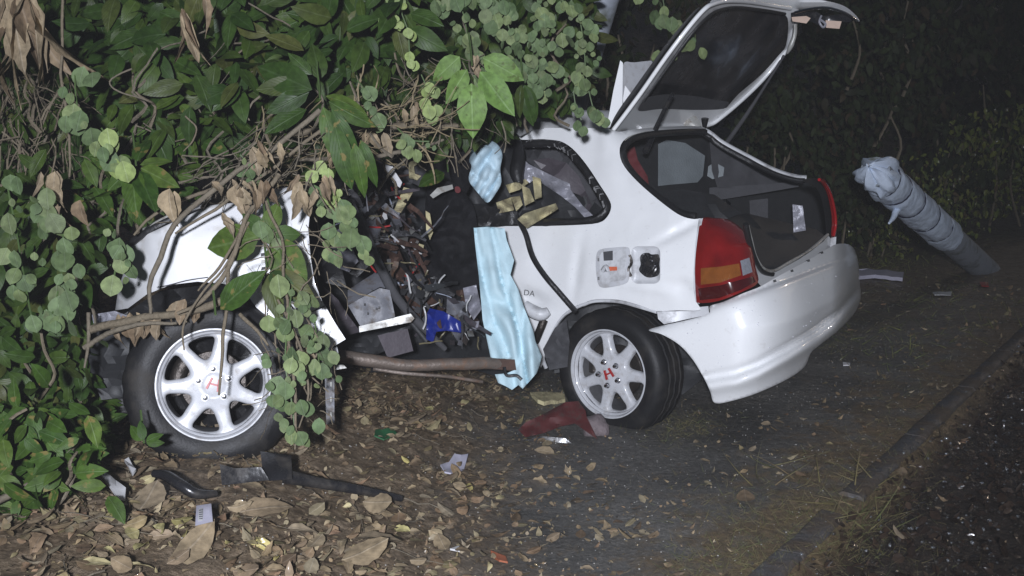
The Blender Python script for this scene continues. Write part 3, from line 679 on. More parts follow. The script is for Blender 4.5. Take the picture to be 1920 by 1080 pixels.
glass = patch('rear_glass', [(1200, 196), (1250, 122), (1290, 66), (1322, 32), (1346, 14), (1380, 8), (1430, 13), (1474, 20), (1486, 42), (1480, 88), (1464, 110), (1428, 148), (1388, 182), (1358, 209), (1300, 211), (1240, 210), (1194, 212)], hatch_d(-.045), M['glassdark'], hatch, step=16, th=.006)
patch('glass_seal', [(1144, 246), (1158, 226), (1198, 170), (1240, 108), (1280, 54), (1312, 16), (1300, 22), (1262, 66), (1230, 108), (1190, 164), (1160, 206), (1146, 232)], hatch_d(-.01), M['black'], hatch, step=10, th=.03)
ptube('glass_edge_seal', [(u, v, hatch_d(.004)(u, v)) for u, v in [(1206, 190), (1250, 128), (1290, 72), (1322, 36), (1346, 20), (1380, 14), (1430, 19), (1472, 26)]], .008, M['black'], hatch, sides=6)
patch('upper_glass_trim', [(1205, 190), (1216, 182), (1250, 177), (1300, 180), (1345, 188), (1366, 192), (1356, 204), (1300, 206), (1240, 204), (1198, 208)], hatch_d(.005), M['trim2'], hatch, step=9, th=.02)
slab('hinge', [(1280, 226), (1290, 222), (1296, 216), (1306, 218), (1312, 228), (1316, 236), (1284, 240)], hatch_d(.02)(1295, 230), M['palemetal'], hatch, th=.02, wob=.02, step=5)
ptube('rubber_stop', [(1321, 238, 6.0), (1322, 222, 5.98)], [.012, .022], M['black'], hatch, sides=8, sub=1)
# lower lip of the tailgate (now on top) with number-plate lamps
lip = patch('tailgate_lower_panel', [(1332, 6), (1350, -8), (1400, -14), (1480, -8), (1540, 0), (1580, 10), (1602, 26), (1612, 40), (1600, 36), (1570, 20), (1540, 14), (1500, 18), (1440, 10), (1380, 3)], lambda u, v: hatch_d(-.02)(min(u, 1500), max(v, 5)) - .05 + (u - 1330) / 280 * .2, M['white'], hatch, step=7, th=.02)
slab('latch_housing', [(1483, 24), (1500, 20), (1530, 22), (1545, 30), (1582, 26), (1600, 34), (1594, 42), (1570, 40), (1540, 50), (1520, 40), (1484, 38)], 5.72, M['blackplastic'], lip, th=.05, wob=.04, step=7)
slab('number_lamp', [(1484, 32), (1512, 30), (1520, 34), (1512, 44), (1486, 40)], 5.68, M['glintlens'], lip, th=.03)
slab('number_lamp', [(1548, 38), (1578, 40), (1574, 54), (1549, 52)], 5.66, M['glintlens'], lip, th=.03)
ptube('latch_bar', [(1490, 24, 5.66), (1515, 18, 5.66), (1550, 15, 5.66), (1585, 25, 5.68), (1608, 40, 5.7)], .008, M['chrome'], lip, sides=6)
ptube('wiring', [(1540, 30, 5.66), (1536, 42, 5.65), (1543, 52, 5.65), (1548, 46, 5.64), (1538, 38, 5.64)], .006, M['silver'], lip, sides=5, wob=.01)
ptube('latch_bar', [(1491, 46, 5.8), (1490, 66, 5.8), (1482, 88, 5.82), (1476, 100, 5.85)], [.012, .012, .014, .006], M['palemetal'], lip, sides=6)
for nm_, ed_ in (('edge', [(1148, 246), (1162, 228), (1202, 174), (1248, 108), (1292, 50), (1320, 18), (1336, 8), (1362, 2), (1400, 3), (1440, 9), (1482, 16)]), ('edge', [(1494, 40), (1484, 68), (1478, 92), (1466, 106), (1430, 150), (1390, 189), (1352, 221), (1328, 235), (1280, 238), (1200, 241)])):
    ptube('rolled_edge', [(u, v, hatch_d(.006)(u, v)) for u, v in ed_], .011, M['white'], hatch, sides=8)
# gas struts
ptube('gas_strut', [(1262, 175, 5.05), (1245, 208, 5.12), (1210, 285, 5.3)], [.011, .011, .017], M['blackplastic'], car, sides=8)
ptube('gas_strut', [(1372, 115, 5.4), (1320, 225, 5.5), (1302, 360, 5.6)][:0] or [(1470, 104, 5.85), (1432, 165, 5.95), (1395, 222, 6.05), (1362, 268, 6.15)], [.008, .008, .012, .014], M['trim2'], car, sides=8)
# roof spoiler tipped up at the hinge
sp = slab('spoiler_end_plate', [(1163, 113), (1168, 118), (1167, 200), (1152, 228), (1140, 243), (1138, 236), (1150, 170)], 5.1, M['white'], car, th=.025, wob=.005)
patch('spoiler_wing', [(1168, 122), (1190, 117), (1236, 114), (1232, 130), (1205, 168), (1188, 186), (1172, 208), (1166, 190)], lambda u, v: 5.2 + ((u - 1168) / 70) * .18 + ((v - 115) / 90) ** 2 * .06, M['rim'], car, step=8, th=.03)
slab('spoiler_gusset', [(1172, 160), (1188, 182), (1170, 205), (1168, 185)], 5.16, M['white'], car, th=.02)

# ---- wheels
def wheel(center, nrm, upish, rot=0, disc=True, rs=1.0):
    z = Vector(nrm).normalized(); y = (Vector(upish) - z * z.dot(Vector(upish))).normalized(); x = y.cross(z)
    def Wp(a, b, c):
        q = math.hypot(a, b); k = rs if q <= .2101 else (.21 * rs + (q - .21) * (.3 - .21 * rs) / .09) / q
        return center + x * a * k + y * b * k + z * c
    tyre_prof = [(.200, -.004), (.207, .006), (.222, .012), (.245, .015), (.268, .010), (.284, -.004), (.294, -.020)]
    for gz in (-.05, -.095, -.14): tyre_prof += [(.300, gz + .016), (.300, gz + .006), (.292, gz + .004), (.292, gz - .004), (.300, gz - .006)]
    tyre_prof += [(.294, -.178), (.280, -.195), (.25, -.205), (.205, -.195)]
    n = 72; vs = []; fs = []; m_ = len(tyre_prof)
    for i in range(n):
        a = 2 * math.pi * i / n
        for k, (r, c) in enumerate(tyre_prof):
            rr = r - (.004 if (6 < k < len(tyre_prof) - 4 and i % 3 == 0 and r > .295) else 0)
            vs.append(Wp(rr * math.cos(a), rr * math.sin(a), c))
    for i in range(n):
        j = (i + 1) % n
        for k in range(m_ - 1): fs.append((i * m_ + k, i * m_ + k + 1, j * m_ + k + 1, j * m_ + k)[::-1])
    w = mk('wheel', vs, fs, M['tyre'], car, sharp=35)
    w.name = 'wheel'
    # rim: outer lip and barrel
    def lathe(nm, prof, mt, par, n=64):
        vs = []; fs = []
        for i in range(n):
            a = 2 * math.pi * i / n
            for r, c in prof: vs.append(Wp(r * math.cos(a), r * math.sin(a), c))
        for i in range(n):
            j = (i + 1) % n
            for k in range(len(prof) - 1): fs.append((i * len(prof) + k, j * len(prof) + k, j * len(prof) + k + 1, i * len(prof) + k + 1))
        return mk(nm, vs, fs, mt, par, sharp=35)
    lathe('rim_lip', [(.208, -.012), (.210, .002), (.207, .008), (.202, .008), (.199, .002), (.196, -.006), (.190, -.010), (.186, -.02)], M['rim'], w)
    lathe('rim_barrel', [(.197, -.004), (.186, -.02), (.180, -.05), (.172, -.10), (.176, -.17)], M['barrel'], w)
    if disc:
        lathe('brake_disc', [(.0, -.085), (.06, -.08), (.07, -.095), (.118, -.095), (.122, -.10), (.118, -.11), (0, -.12)], M['brake'], w)
        bx = [Wp(.13 * math.cos(a), .13 * math.sin(a), -.075) for a in [R_(q) for q in (120, 135, 150, 165, 180, 195)]]
        tube('brake_caliper', bx, .028, M['brake'], w, sides=8)
    # spoked face: plate with seven rounded windows
    S = 1000.0; outer = [(197 * math.cos(2 * math.pi * k / 90), 197 * math.sin(2 * math.pi * k / 90)) for k in range(90)]
    holes = []
    for q in range(7):
        a0 = 2 * math.pi * (q + rot) / 7
        raw = []
        for rr, da in ((93, 0), (106, .17), (138, .262), (164, .295), (177, .235), (180, 0), (177, -.235), (164, -.295), (138, -.262), (106, -.17)):
            raw.append((rr * math.cos(a0 + da), rr * math.sin(a0 + da)))
        holes.append(catmull(raw, True, 3))
    V, T = tri2d(outer, holes, 7)
    hp = [dist_poly(V[:, 0], V[:, 1], h) for h in holes]; dm = np.min(hp, 0); rad = np.hypot(V[:, 0], V[:, 1]); ang = np.arctan2(V[:, 1], V[:, 0])
    V3 = []
    for (a, b), dd, r in zip(V, dm, rad):
        c = -.012 + .012 * math.cos(min(1, r / 110) * math.pi) * .5 - .004          # gently dished
        c += -.012 * math.exp(-(dd / 5.0) ** 2)                                      # bevelled spoke edges
        if r > 188: c += (r - 188) / 9 * .008
        c -= .003 * math.exp(-((r - 45) / 3.0) ** 2)
        V3.append(Wp(a / S, b / S, c))
    T = T[:, ::-1]
    vs, fs = shell(V3, T, [-z] * len(V3), .018)
    mk('rim_face', vs, fs, M['rim'], w, sharp=60)
    for q in range(5):
        a = 2 * math.pi * (q + .25) / 5 + R_(72 * .0) + rot
        c = (.057 * math.cos(a), .057 * math.sin(a))
        vs = []; fs = []; prof = [(.0135, -.010), (.0135, -.004), (.0105, -.004), (.0105, .006), (.007, .012), (.0, .013)]
        for i in range(12):
            b_ = 2 * math.pi * i / 12
            for r, h in prof: vs.append(Wp(c[0] + r * math.cos(b_), c[1] + r * math.sin(b_), h))
        m_ = len(prof)
        for i in range(12):
            j = (i + 1) % 12
            for k in range(m_ - 1): fs.append((i * m_ + k, j * m_ + k, j * m_ + k + 1, i * m_ + k + 1))
        mk('wheel_nut', vs, fs, M['chrome'], w, sharp=30)
    # red letter on the hub
    th = R_(-20) if rot < .3 else R_(35)
    def bar(x0, y0, x1, y1, t):
        dx, dy = x1 - x0, y1 - y0; l = math.hypot(dx, dy); nx_, ny_ = -dy / l * t, dx / l * t
        q = [(x0 + nx_, y0 + ny_), (x0 - nx_, y0 - ny_), (x1 - nx_, y1 - ny_), (x1 + nx_, y1 + ny_)]
        q = [(a * math.cos(th) - b * math.sin(th), a * math.sin(th) + b * math.cos(th)) for a, b in q]
        return [Wp(a, b, .0015) for a, b in q] + [Wp(a, b, -.008) for a, b in q]
    vs = []; fs = []
    for seg in ((-.021, -.022, -.013, .022, .004), (.021, -.022, .013, .022, .004), (-.016, 0, .016, 0, .0035)):
        s = len(vs); vs += bar(*seg); fs += [tuple(s + k for k in f) for f in ((0, 1, 2, 3), (0, 4, 5, 1), (1, 5, 6, 2), (2, 6, 7, 3), (3, 7, 4, 0))]
    e = mk('hub_emblem', vs, fs, M['redpaint'], w, smooth=False)
    return w
# front wheel, turned to face the camera
wf = wheel(P(401, 721, 3.66), Vector((.30, -1, .20)), Vector((0, 0, 1)), rot=.0, rs=.93)
wr = wheel(P(1140, 701, 4.9), -RD + Vector((-.16, 0, .03)), Vector((.10, 0, 1)), rot=.6)
# dark wheel housings
slab('wheel_arch_liner', [(1030, 640), (1060, 590), (1120, 560), (1200, 570), (1290, 600), (1330, 700), (1280, 740), (1100, 690), (1040, 700)], 5.25, M['trim'], car, th=.03, wob=.05)
slab('wheel_arch_liner', [(1018, 655), (1040, 615), (1062, 598), (1068, 640), (1064, 688), (1030, 694)], 4.98, M['trim2'], car, th=.02, wob=.05, step=6)
slab('wheel_arch_liner', [(165, 660), (200, 610), (300, 545), (420, 530), (520, 580), (600, 650), (560, 800), (300, 840), (190, 760)], 3.95, M['black'], car, th=.05, wob=.06)
slab('arch_liner_flap', [(162, 640), (185, 618), (245, 612), (240, 690), (232, 745), (190, 750), (170, 700)], 3.80, M['trim'], car, th=.03, wob=.05)

# ---- front wing
def wing_d(u, v):
    d = 3.74 + max(0, (330 - u) / 110) ** 2 * .25 + max(0, (470 - v) / 100) ** 2 * .10
    d += .012 * noise.noise(Vector((u / 60., v / 60., 12))) + .004 * noise.noise(Vector((u / 16., v / 20., 12)))
    d += gauss(u, v, 500, 560, 6, 80, -35, .012)
    return d
patch('front_wing', [(216, 582), (222, 540), (234, 505), (236, 468), (262, 446), (300, 428), (350, 405), (395, 385), (440, 380), (480, 372), (515, 355), (545, 350), (568, 362), (583, 378), (578, 430), (582, 480), (590, 530), (602, 560), (625, 600), (648, 636), (625, 650), (598, 664), (575, 640), (545, 618), (508, 600), (480, 576), (460, 548), (420, 532), (370, 528), (320, 534), (275, 552), (240, 578)],
      wing_d, M['whitefront'], car, step=8, th=.012, smooth_outline=False, sharp=55)
ptube('wing_crease', [(u, v, wing_d(u, v) - .001) for u, v in [(246, 540), (300, 538), (350, 526), (390, 520)]], .0022, M['trim2'], car, sides=5)
ptube('wing_crease', [(u, v, wing_d(u, v) - .001) for u, v in [(560, 582), (585, 584), (612, 572)]], .002, M['trim2'], car, sides=5)
ptube('bonnet_edge', [(236, 462, 3.85), (270, 440, 3.82), (320, 412, 3.82), (392, 380, 3.84)], .012, M['black'], car, sides=6, wob=.006)
ptube('bonnet_edge_trim', [(270, 432, 3.9), (320, 405, 3.88), (395, 370, 3.88)], .009, M['palemetal'], car, sides=6)
for i in range(7):
    slab('crumple_fold', [(486 + i, 436 + i * 13), (500 + i * .5, 434 + i * 13), (503, 439 + i * 13), (489, 442 + i * 13)], wing_d(495, 450) - .012, M['trim2'] if i % 2 else M['palemetal'], car, th=.01)
slab('wing_bracket', [(594, 660), (632, 650), (636, 668), (622, 680), (604, 678)], 3.80, M['innerwhite'], car, th=.05, wob=.02, step=7)
slab('door_hinge_strip', [(608, 682), (627, 680), (627, 794), (612, 796)], 3.78, M['greymetal'], car, th=.02, wob=.006, step=7)
for v in (690, 716, 744, 772): ptube('bolt', [(621, v, 3.77), (621, v + 9, 3.77)], .004, M['palemetal'], car, sides=5, sub=1)
slab('hinge_arm', [(628, 684), (644, 684), (650, 690), (628, 694)], 3.76, M['palemetal'], car, th=.02)
slab('headlamp_shard', [(172, 590), (215, 583), (240, 592), (205, 604), (175, 606)], 3.82, M['silver'], car, th=.02, wob=.05, step=5)

# ---- torn-open cabin
def cab_d(u, v): return 5.35 + .12 * noise.noise(Vector((u / 40., v / 40., 4))) - max(0, (v - 560) / 120) * .35
patch('cabin_floor', [(560, 380), (640, 300), (760, 262), (960, 250), (985, 300), (1140, 400), (1060, 425), (985, 560), (960, 700), (860, 690), (640, 690), (590, 560)], cab_d, M['trim'], car, step=14, th=.03)
slab('quarter_window_lining', [(975, 270), (1040, 272), (1075, 292), (1130, 390), (1120, 412), (960, 414), (965, 330)], 5.45, M['trim2'], car, th=.02, wob=.1)
slab('quarter_window_lining', [(1000, 300), (1030, 296), (1062, 305), (1085, 330), (1110, 385), (1100, 405), (1070, 360), (1030, 335)], 5.36, M['purplegrey'], car, th=.02, wob=.08)
slab('foil_liner', [(982, 299), (992, 308), (1012, 318), (1045, 334), (1068, 344), (1070, 356), (1092, 385), (1112, 404), (1098, 410), (1078, 388), (1050, 366), (1018, 345), (1000, 338), (985, 350), (980, 330)], 5.28, M['silver'], car, th=.01, wob=.06, step=6)
slab('seat_backrest', [(802, 356), (825, 340), (852, 344), (880, 372), (892, 402), (898, 450), (906, 500), (898, 540), (872, 560), (836, 552), (812, 520), (800, 470), (796, 410)], 4.82, M['seat'], car, th=.12, bulge=.09, round_=True, step=6, wob=.05)
slab('headrest', [(842, 250), (868, 244), (884, 262), (888, 310), (880, 352), (862, 372), (846, 340), (838, 290)], 4.86, M['seat'], car, th=.1, bulge=.07, round_=True, step=7)
slab('seat_bolster', [(790, 470), (812, 500), (850, 548), (880, 566), (860, 590), (820, 566), (792, 530)], 4.78, M['seat'], car, th=.1, bulge=.05, round_=True, step=8)
slab('belt_sill_trim', [(885, 385), (930, 388), (970, 398), (972, 420), (930, 424), (893, 424), (884, 405)], 5.06, M['black'], car, th=.05, wob=.05, step=8)
slab('red_button', [(853, 351), (860, 350), (864, 357), (860, 362), (854, 360)], 4.78, M['redcloth'], car, th=.03, round_=True)
for poly, d in (([(738, 396), (757, 351), (777, 356), (752, 399)], 4.62),
                ([(984, 400), (1042, 381), (1047, 392), (988, 428), (970, 411)], 4.98),
                ([(998, 330), (1014, 335), (1016, 370), (1003, 374)], 5.0), ([(978, 347), (993, 354), (1002, 377), (984, 386)], 5.02),
                ([(958, 370), (975, 367), (980, 384), (968, 396)], 5.03), ([(930, 380), (958, 370), (964, 394), (936, 400)], 5.05),
                ([(948, 347), (985, 336), (992, 342), (974, 356), (955, 362)], 5.08), ([(766, 305), (786, 296), (790, 304), (776, 312), (778, 326), (790, 330), (782, 338), (767, 334)], 4.75)):
    slab('foam_chunk', poly, d, M['foam'], car, th=.035, wob=.09, step=4, gx=random.uniform(-.2, .4), gy=random.uniform(-.4, .3))
ptube('door_seal', [(975, 418, 5.0), (986, 440, 4.95), (998, 480, 4.92), (1020, 515, 4.90), (1048, 548, 4.88), (1080, 585, 4.85)], .014, M['black'], car, sides=6)
# A-pillar and broken struts
ptube('bent_pillar', [(655, 380, 4.35), (685, 440, 4.4), (712, 500, 4.45), (745, 560, 4.5), (790, 610, 4.55), (835, 655, 4.6)], [.02, .022, .02, .02, .018, .012], M['trim2'], car, sides=8)
ptube('bent_pillar', [(672, 395, 4.45), (700, 470, 4.5), (735, 530, 4.55), (762, 590, 4.6), (800, 640, 4.62)], .012, M['trim'], car, sides=8)
slab('dash_frame', [(652, 544), (712, 505), (726, 528), (731, 542), (712, 538), (652, 572)], 4.5, M['greymetal'], car, th=.03, wob=.015, step=8, gy=-.3)
dm_ = slab('dash_frame', [(652, 572), (712, 540), (731, 544), (741, 594), (676, 612)], 4.44, M['greymetal'], car, th=.05, wob=.015, step=8)
for a, b in ((684, 571), (706, 579), (711, 577), (690, 588), (697, 545)): ptube('bolt_hole', [(a - 1.5, b, 4.42), (a + 1.5, b, 4.42)], .005, M['black'], dm_, sides=6, sub=1)
slab('door_sill_rail', [(673, 612), (770, 588), (777, 597), (771, 604), (674, 623)], 4.38, M['palemetal'], car, th=.04, wob=.008)
slab('sill_box', [(708, 629), (764, 616), (775, 658), (727, 671)], 4.42, M['purplegrey'], car, th=.08, gx=.1)
slab('torn_floor_pan', [(606, 536), (634, 562), (652, 590), (676, 622), (642, 632), (620, 600)], 4.5, M['purplegrey'], car, th=.02, wob=.06, step=8)
slab('torn_floor_pan', [(600, 560), (640, 640), (700, 632), (770, 610), (760, 640), (700, 668), (630, 668), (608, 640)], 4.62, M['trim'], car, th=.02, wob=.06, step=8)
ptube('exhaust_pipe', [(636, 668, 4.35), (690, 676, 4.38), (760, 684, 4.42), (850, 682, 4.48), (905, 680, 4.54), (962, 686, 4.62)], [.026, .028, .025, .026, .027, .025], M['pipe'], car, sides=12, wob=.006)
ptube('brake_pipe', [(700, 692, 4.4), (760, 700, 4.4), (840, 706, 4.45), (905, 716, 4.5)], .008, M['pipe'], car, sides=6)
ptube('sill_tube', [(985, 575, 5.0), (1012, 590, 4.98), (1028, 584, 4.97)], [.03, .032, .02], M['innerwhite'], car, sides=10, wob=.01)
ptube('suspension_arm', [(1004, 640, 5.05), (1014, 615, 5.0), (1020, 600, 5.0)], .02, M['brake'], car, sides=8)
slab('sill_end', [(920, 672), (965, 674), (968, 694), (922, 692)], 4.56, M['brown'], car, th=.05)
ptube('jack_hook', [(945, 688, 4.52), (950, 704, 4.52), (968, 704, 4.52), (978, 712, 4.52)], .007, M['black'], car, sides=6)
for poly, d in (([(688, 350), (720, 360), (738, 400), (720, 420), (690, 400)], 4.9), ([(716, 440), (742, 452), (770, 520), (800, 590), (780, 596), (745, 530)], 4.75), ([(700, 445), (730, 470), (720, 500), (690, 480)], 4.8),
                ([(770, 480), (800, 520), (830, 560), (810, 580), (780, 560), (765, 520)], 4.85), ([(855, 545), (885, 540), (905, 570), (880, 600), (858, 590)], 4.85), ([(735, 400), (770, 410), (792, 470), (770, 480), (745, 450)], 4.85)):
    slab('torn_lining', poly, d, M['brown'], car, th=.02, wob=.10, step=7)
slab('dash_box', [(697, 345), (722, 335), (730, 362), (704, 368)], 4.7, M['purplegrey'], car, th=.04)
slab('airbag_module', [(648, 470), (690, 455), (700, 490), (670, 520), (640, 505)], 4.55, M['black'], car, th=.05, wob=.05)
slab('wrapped_parts', [(632, 470), (660, 462), (672, 490), (655, 510), (632, 502)], 4.42, M['silver'], car, th=.03, wob=.06, step=5)
slab('kick_plate', [(596, 470), (640, 500), (650, 540), (610, 530), (590, 500)], 4.5, M['black'], car, th=.04, wob=.05)
slab('bright_fitting', [(722, 308), (733, 305), (741, 322), (754, 342), (750, 352), (738, 344), (724, 320)], 4.58, M['paper'], car, th=.02, wob=.04, step=5)
M['wires'] = [mat('wire_' + n, c, .4) for n, c in (('white', (.5, .5, .5)), ('dull', (.16, .14, .08)), ('grey', (.2, .2, .22)), ('black', (.02, .02, .02)), ('red', (.3, .02, .02)), ('steel', (.3, .33, .4)))]
WR = random.Random(11)
cabpoly = [(640, 360), (720, 320), (800, 400), (800, 520), (880, 560), (900, 640), (840, 650), (760, 600), (700, 500), (650, 480)]
random.seed(12)
for i in range(46):
    u, v = rpoly(cabpoly); d = WR.uniform(4.45, 4.85); n = 5; p = []
    a = WR.uniform(0, 6.28); L_ = WR.uniform(5, 14)
    for k in range(n):
        p.append((u, v, d)); a += WR.uniform(-.4, .4); u += L_ * math.cos(a); v += L_ * math.sin(a); d += WR.uniform(-.02, .02)
    ptube('wire', p, WR.uniform(.002, .0045), WR.choice(M['wires']), car, sides=5, sub=3)
shm = [M['silver'], M['trim2'], M['trim2'], M['brown'], M['purplegrey'], M['palemetal'], M['black'], M['paper'], M['greymetal'], M['foam']]
for i in range(46):          # torn strips of trim and sheet metal
    u, v = rpoly(cabpoly); d = WR.uniform(4.4, 4.8); a = WR.gauss(.9, .7); L_ = WR.uniform(25, 80); w = WR.uniform(2, 7); p1 = []; p2 = []
    for k in range(7):
        nx_, ny_ = -math.sin(a), math.cos(a); ww = w * (1 - .6 * (k / 6)) * WR.uniform(.8, 1.2)
        p1.append((u + nx_ * ww, v + ny_ * ww)); p2.append((u - nx_ * ww, v - ny_ * ww)); a += WR.gauss(0, .16); u += L_ / 6 * math.cos(a); v += L_ / 6 * math.sin(a)
    slab('torn_strip', p1 + p2[::-1], d, WR.choice([M['trim'], M['black'], M['purplegrey'], M['greymetal'], M['trim2'], M['brown'], M['pipe']]), car, th=.01, wob=.10, gx=WR.uniform(-.4, .4), step=7)
for i in range(210):
    u, v = rpoly(cabpoly); d = WR.uniform(4.5, 5.0); s = WR.uniform(2.5, 9) if i % 3 else WR.uniform(8, 15); a0 = WR.uniform(0, 6.28); n = WR.choice((3, 4, 4, 5)); asp = WR.uniform(.3, 1)
    poly = [(u + s * math.cos(2 * math.pi * k / n) * math.cos(a0) - s * asp * math.sin(2 * math.pi * k / n) * math.sin(a0), v + s * math.cos(2 * math.pi * k / n) * math.sin(a0) + s * asp * math.sin(2 * math.pi * k / n) * math.cos(a0)) for k in range(n)]
    slab('debris_shard', poly, d, shm[WR.randrange(10)], car, th=.008, gx=WR.uniform(-1, 1), gy=WR.uniform(-1, 1), step=8)
for poly, d, m_, w in (([(664, 392), (700, 384), (716, 420), (708, 462), (686, 452), (676, 420)], 4.62, 'greymetal', .12), ([(742, 300), (772, 292), (800, 318), (792, 352), (766, 340)], 4.8, 'trim2', .1), ([(690, 300), (716, 296), (724, 330), (700, 342)], 4.7, 'purplegrey', .08),
                       ([(838, 560), (872, 566), (884, 610), (858, 640), (836, 606)], 4.7, 'greymetal', .10), ([(868, 540), (893, 534), (903, 580), (888, 600), (874, 576)], 4.66, 'silver', .08), ([(755, 520), (790, 512), (812, 548), (790, 574), (764, 556)], 4.7, 'trim2', .1),
                       ([(618, 440), (650, 420), (664, 440), (650, 470), (622, 466)], 4.4, 'trim2', .08), ([(798, 395), (806, 400), (812, 436), (806, 450), (799, 430)], 4.68, 'foam', .04), ([(820, 352), (848, 346), (850, 354), (828, 362), (812, 372), (806, 366)], 4.66, 'palemetal', .03)):
    slab('crumpled_panel', poly, d, M[m_], car, th=.015, wob=w, step=5, gx=WR.uniform(-.2, .2))
# model letters left on the sill of the quarter panel
def letters(txt, u, v, h, dfn, m, parent, ang):
    cu = bpy.data.curves.new('t', 'FONT'); cu.body = txt; cu.size = 1; cu.extrude = .02; to = bpy.data.objects.new('t', cu); COL.objects.link(to)
    dg = bpy.context.evaluated_depsgraph_get(); me = bpy.data.meshes.new_from_object(to.evaluated_get(dg)); vs = []
    for q in me.vertices:
        x, y, z = q.co; uu = u + h * (x * math.cos(ang) + y * math.sin(ang)); vv = v + h * (x * math.sin(ang) - y * math.cos(ang))
        vs.append(P(uu, vv, dfn(uu, vv) - .002 - z * .03))
    fs = [tuple(p.vertices) for p in me.polygons]; bpy.data.objects.remove(to); return mk('lettering', vs, fs, m, parent, smooth=False)
letters('DA', 981, 553, 15, panel_d, M['trim2'], car, R_(8))

# ================================================================== LOOSE THINGS
def folds(u, v, ax, sc, amp, seed):
    c, s = math.cos(ax), math.sin(ax); x = (u * c + v * s) / sc; y = (-u * s + v * c) / (sc * 9)
    return amp * (noise.noise(Vector((x, y, seed))) + .22 * noise.noise(Vector((x * 2.3, y * 1.7, seed + 3)))) 
def drape(u, v, ax, sc, amp, seed):           # hanging folds: round ridges, narrow valleys, wandering and merging
    c, s = math.cos(ax), math.sin(ax); x = u * c + v * s; y = -u * s + v * c
    t = x / sc + 2.2 * noise.noise(Vector((x / (sc * 5), y / (sc * 11), seed)))
    return -amp * abs(math.sin(t)) ** .8 * (.45 + .9 * abs(noise.noise(Vector((x / (sc * 3), y / (sc * 8), seed + 5)))) * 2)
def crease(u, v, ax, sc, amp, seed):          # sharp narrow ridges between soft hollows
    c, s = math.cos(ax), math.sin(ax); x = (u * c + v * s) / sc; y = (-u * s + v * c) / (sc * 5)
    return amp * abs(noise.noise(Vector((x, y, seed)))) ** .7
def cl_d(u, v): return 4.74 + (v - 430) / 300 * (-.16) + drape(u, v, R_(-14), 12, .048, 1) + drape(u, v, R_(-12), 5, .006, 4) + .02 * noise.noise(Vector((u / 40., v / 30., 8)))
c1 = patch('blue_sheet', [(888, 427), (915, 425), (946, 428), (950, 450), (964, 488), (957, 515), (972, 543), (984, 580), (992, 600), (1000, 620), (1004, 640), (1016, 668), (1012, 684), (1006, 700), (992, 716), (980, 729), (972, 722), (960, 731), (948, 724), (934, 718), (928, 702), (950, 700), (964, 694), (962, 674), (920, 671), (905, 600), (898, 520), (891, 460)], cl_d, M['cloth'], None, step=4, th=.006, smooth_outline=False, sharp=80)
tag(c1, 'long pale blue sheet hanging down the white rear side of the car to the ground', 'sheet')
c2 = patch('blue_sheet', [(890, 266), (912, 262), (932, 270), (942, 290), (938, 316), (940, 342), (930, 362), (914, 380), (898, 364), (879, 338), (884, 312), (880, 300)], lambda u, v: 4.85 + drape(u, v, R_(30), 10, .050, 7) + drape(u, v, R_(-45), 14, .030, 2) + (((u - 912) / 34) ** 2 + ((v - 320) / 60) ** 2) * .05, M['clothpale'], None, step=4, th=.006, sharp=80)
tag(c2, 'crumpled pale blue bag bunched beside the black headrest', 'bag')
b1 = slab('blue_plastic_panel', [(800, 588), (806, 578), (832, 584), (868, 606), (864, 624), (838, 620), (818, 622), (812, 642), (799, 636)], 4.5, M['blueplastic'], None, th=.02, wob=.05, step=7)
tag(b1, 'cobalt blue plastic piece lying in the wreck above the exhaust pipe', 'plastic piece')

# plastic-wrapped leaning post
pb = G(1846, 506); post = thing('wrapped_post', 'leaning grey post wrapped in pale blue plastic tied with dark tape', 'post', pb)
ptop = P(1640, 322, 6.9); ax = (ptop - pb)
tube('post_shaft', [pb - ax * .04, pb + ax * .5, ptop], [.112, .11, .10], M['post'], post, sides=16, sub=3)
n = 90; sd_ = 40; vs = []; fs = []; t_ = ax.normalized(); aa = t_.orthogonal().normalized(); bb = t_.cross(aa)
ties = [.52, .63, .76, .87, .945]
for i in range(n + 1):
    f = .42 + .62 * i / n; c = pb + ax * f
    r0 = .122
    for tq in ties: r0 -= .008 * math.exp(-((f - tq) / .010) ** 2)
    if f > .97: r0 *= max(.12, 1 - ((f - .97) / .07) ** 2 * .9)
    for k in range(sd_):
        an = 2 * math.pi * k / sd_; q = Vector((math.cos(an) * 2, math.sin(an) * 2, f * 9))
        r = r0 + .010 * noise.noise(q * 1.3) + .009 * abs(noise.noise(q * 3.1)) + .005 * noise.noise(q * 7) + (.05 * noise.noise(q * 1.7 + Vector((9, 0, 0))) if f > .955 else 0) + (.03 * max(0, noise.noise(q * 1.1 + Vector((5, 0, 0)))) if f > .9 else 0)
        vs.append(c + (aa * math.cos(an) + bb * math.sin(an)) * r)
for i in range(n):
    for k in range(sd_): fs.append((i * sd_ + k, i * sd_ + (k + 1) % sd_, (i + 1) * sd_ + (k + 1) % sd_, (i + 1) * sd_ + k))
fs.append(tuple(n * sd_ + k for k in range(sd_)))
cov = mk('plastic_cover', vs, fs, M['wrap'], post, sharp=60)
tube('loose_end', [ptop - ax * .16 - UPV * .12, ptop - ax * .13 - UPV * .19, ptop - ax * .10 - UPV * .26], [.025, .02, .008], M['wrap'], cov, sides=8, wob=.01)
for tq in ties:
    c = pb + ax * tq; tilt = (aa * random.uniform(-.25, .25) + t_).normalized(); a2 = tilt.orthogonal().normalized(); b2 = tilt.cross(a2)
    tube('tape_band', [c + (a2 * math.cos(2 * math.pi * k / 20) + b2 * math.sin(2 * math.pi * k / 20)) * .119 for k in range(20)], .006, M['tie'], cov, sides=6, closed=True, sub=1)

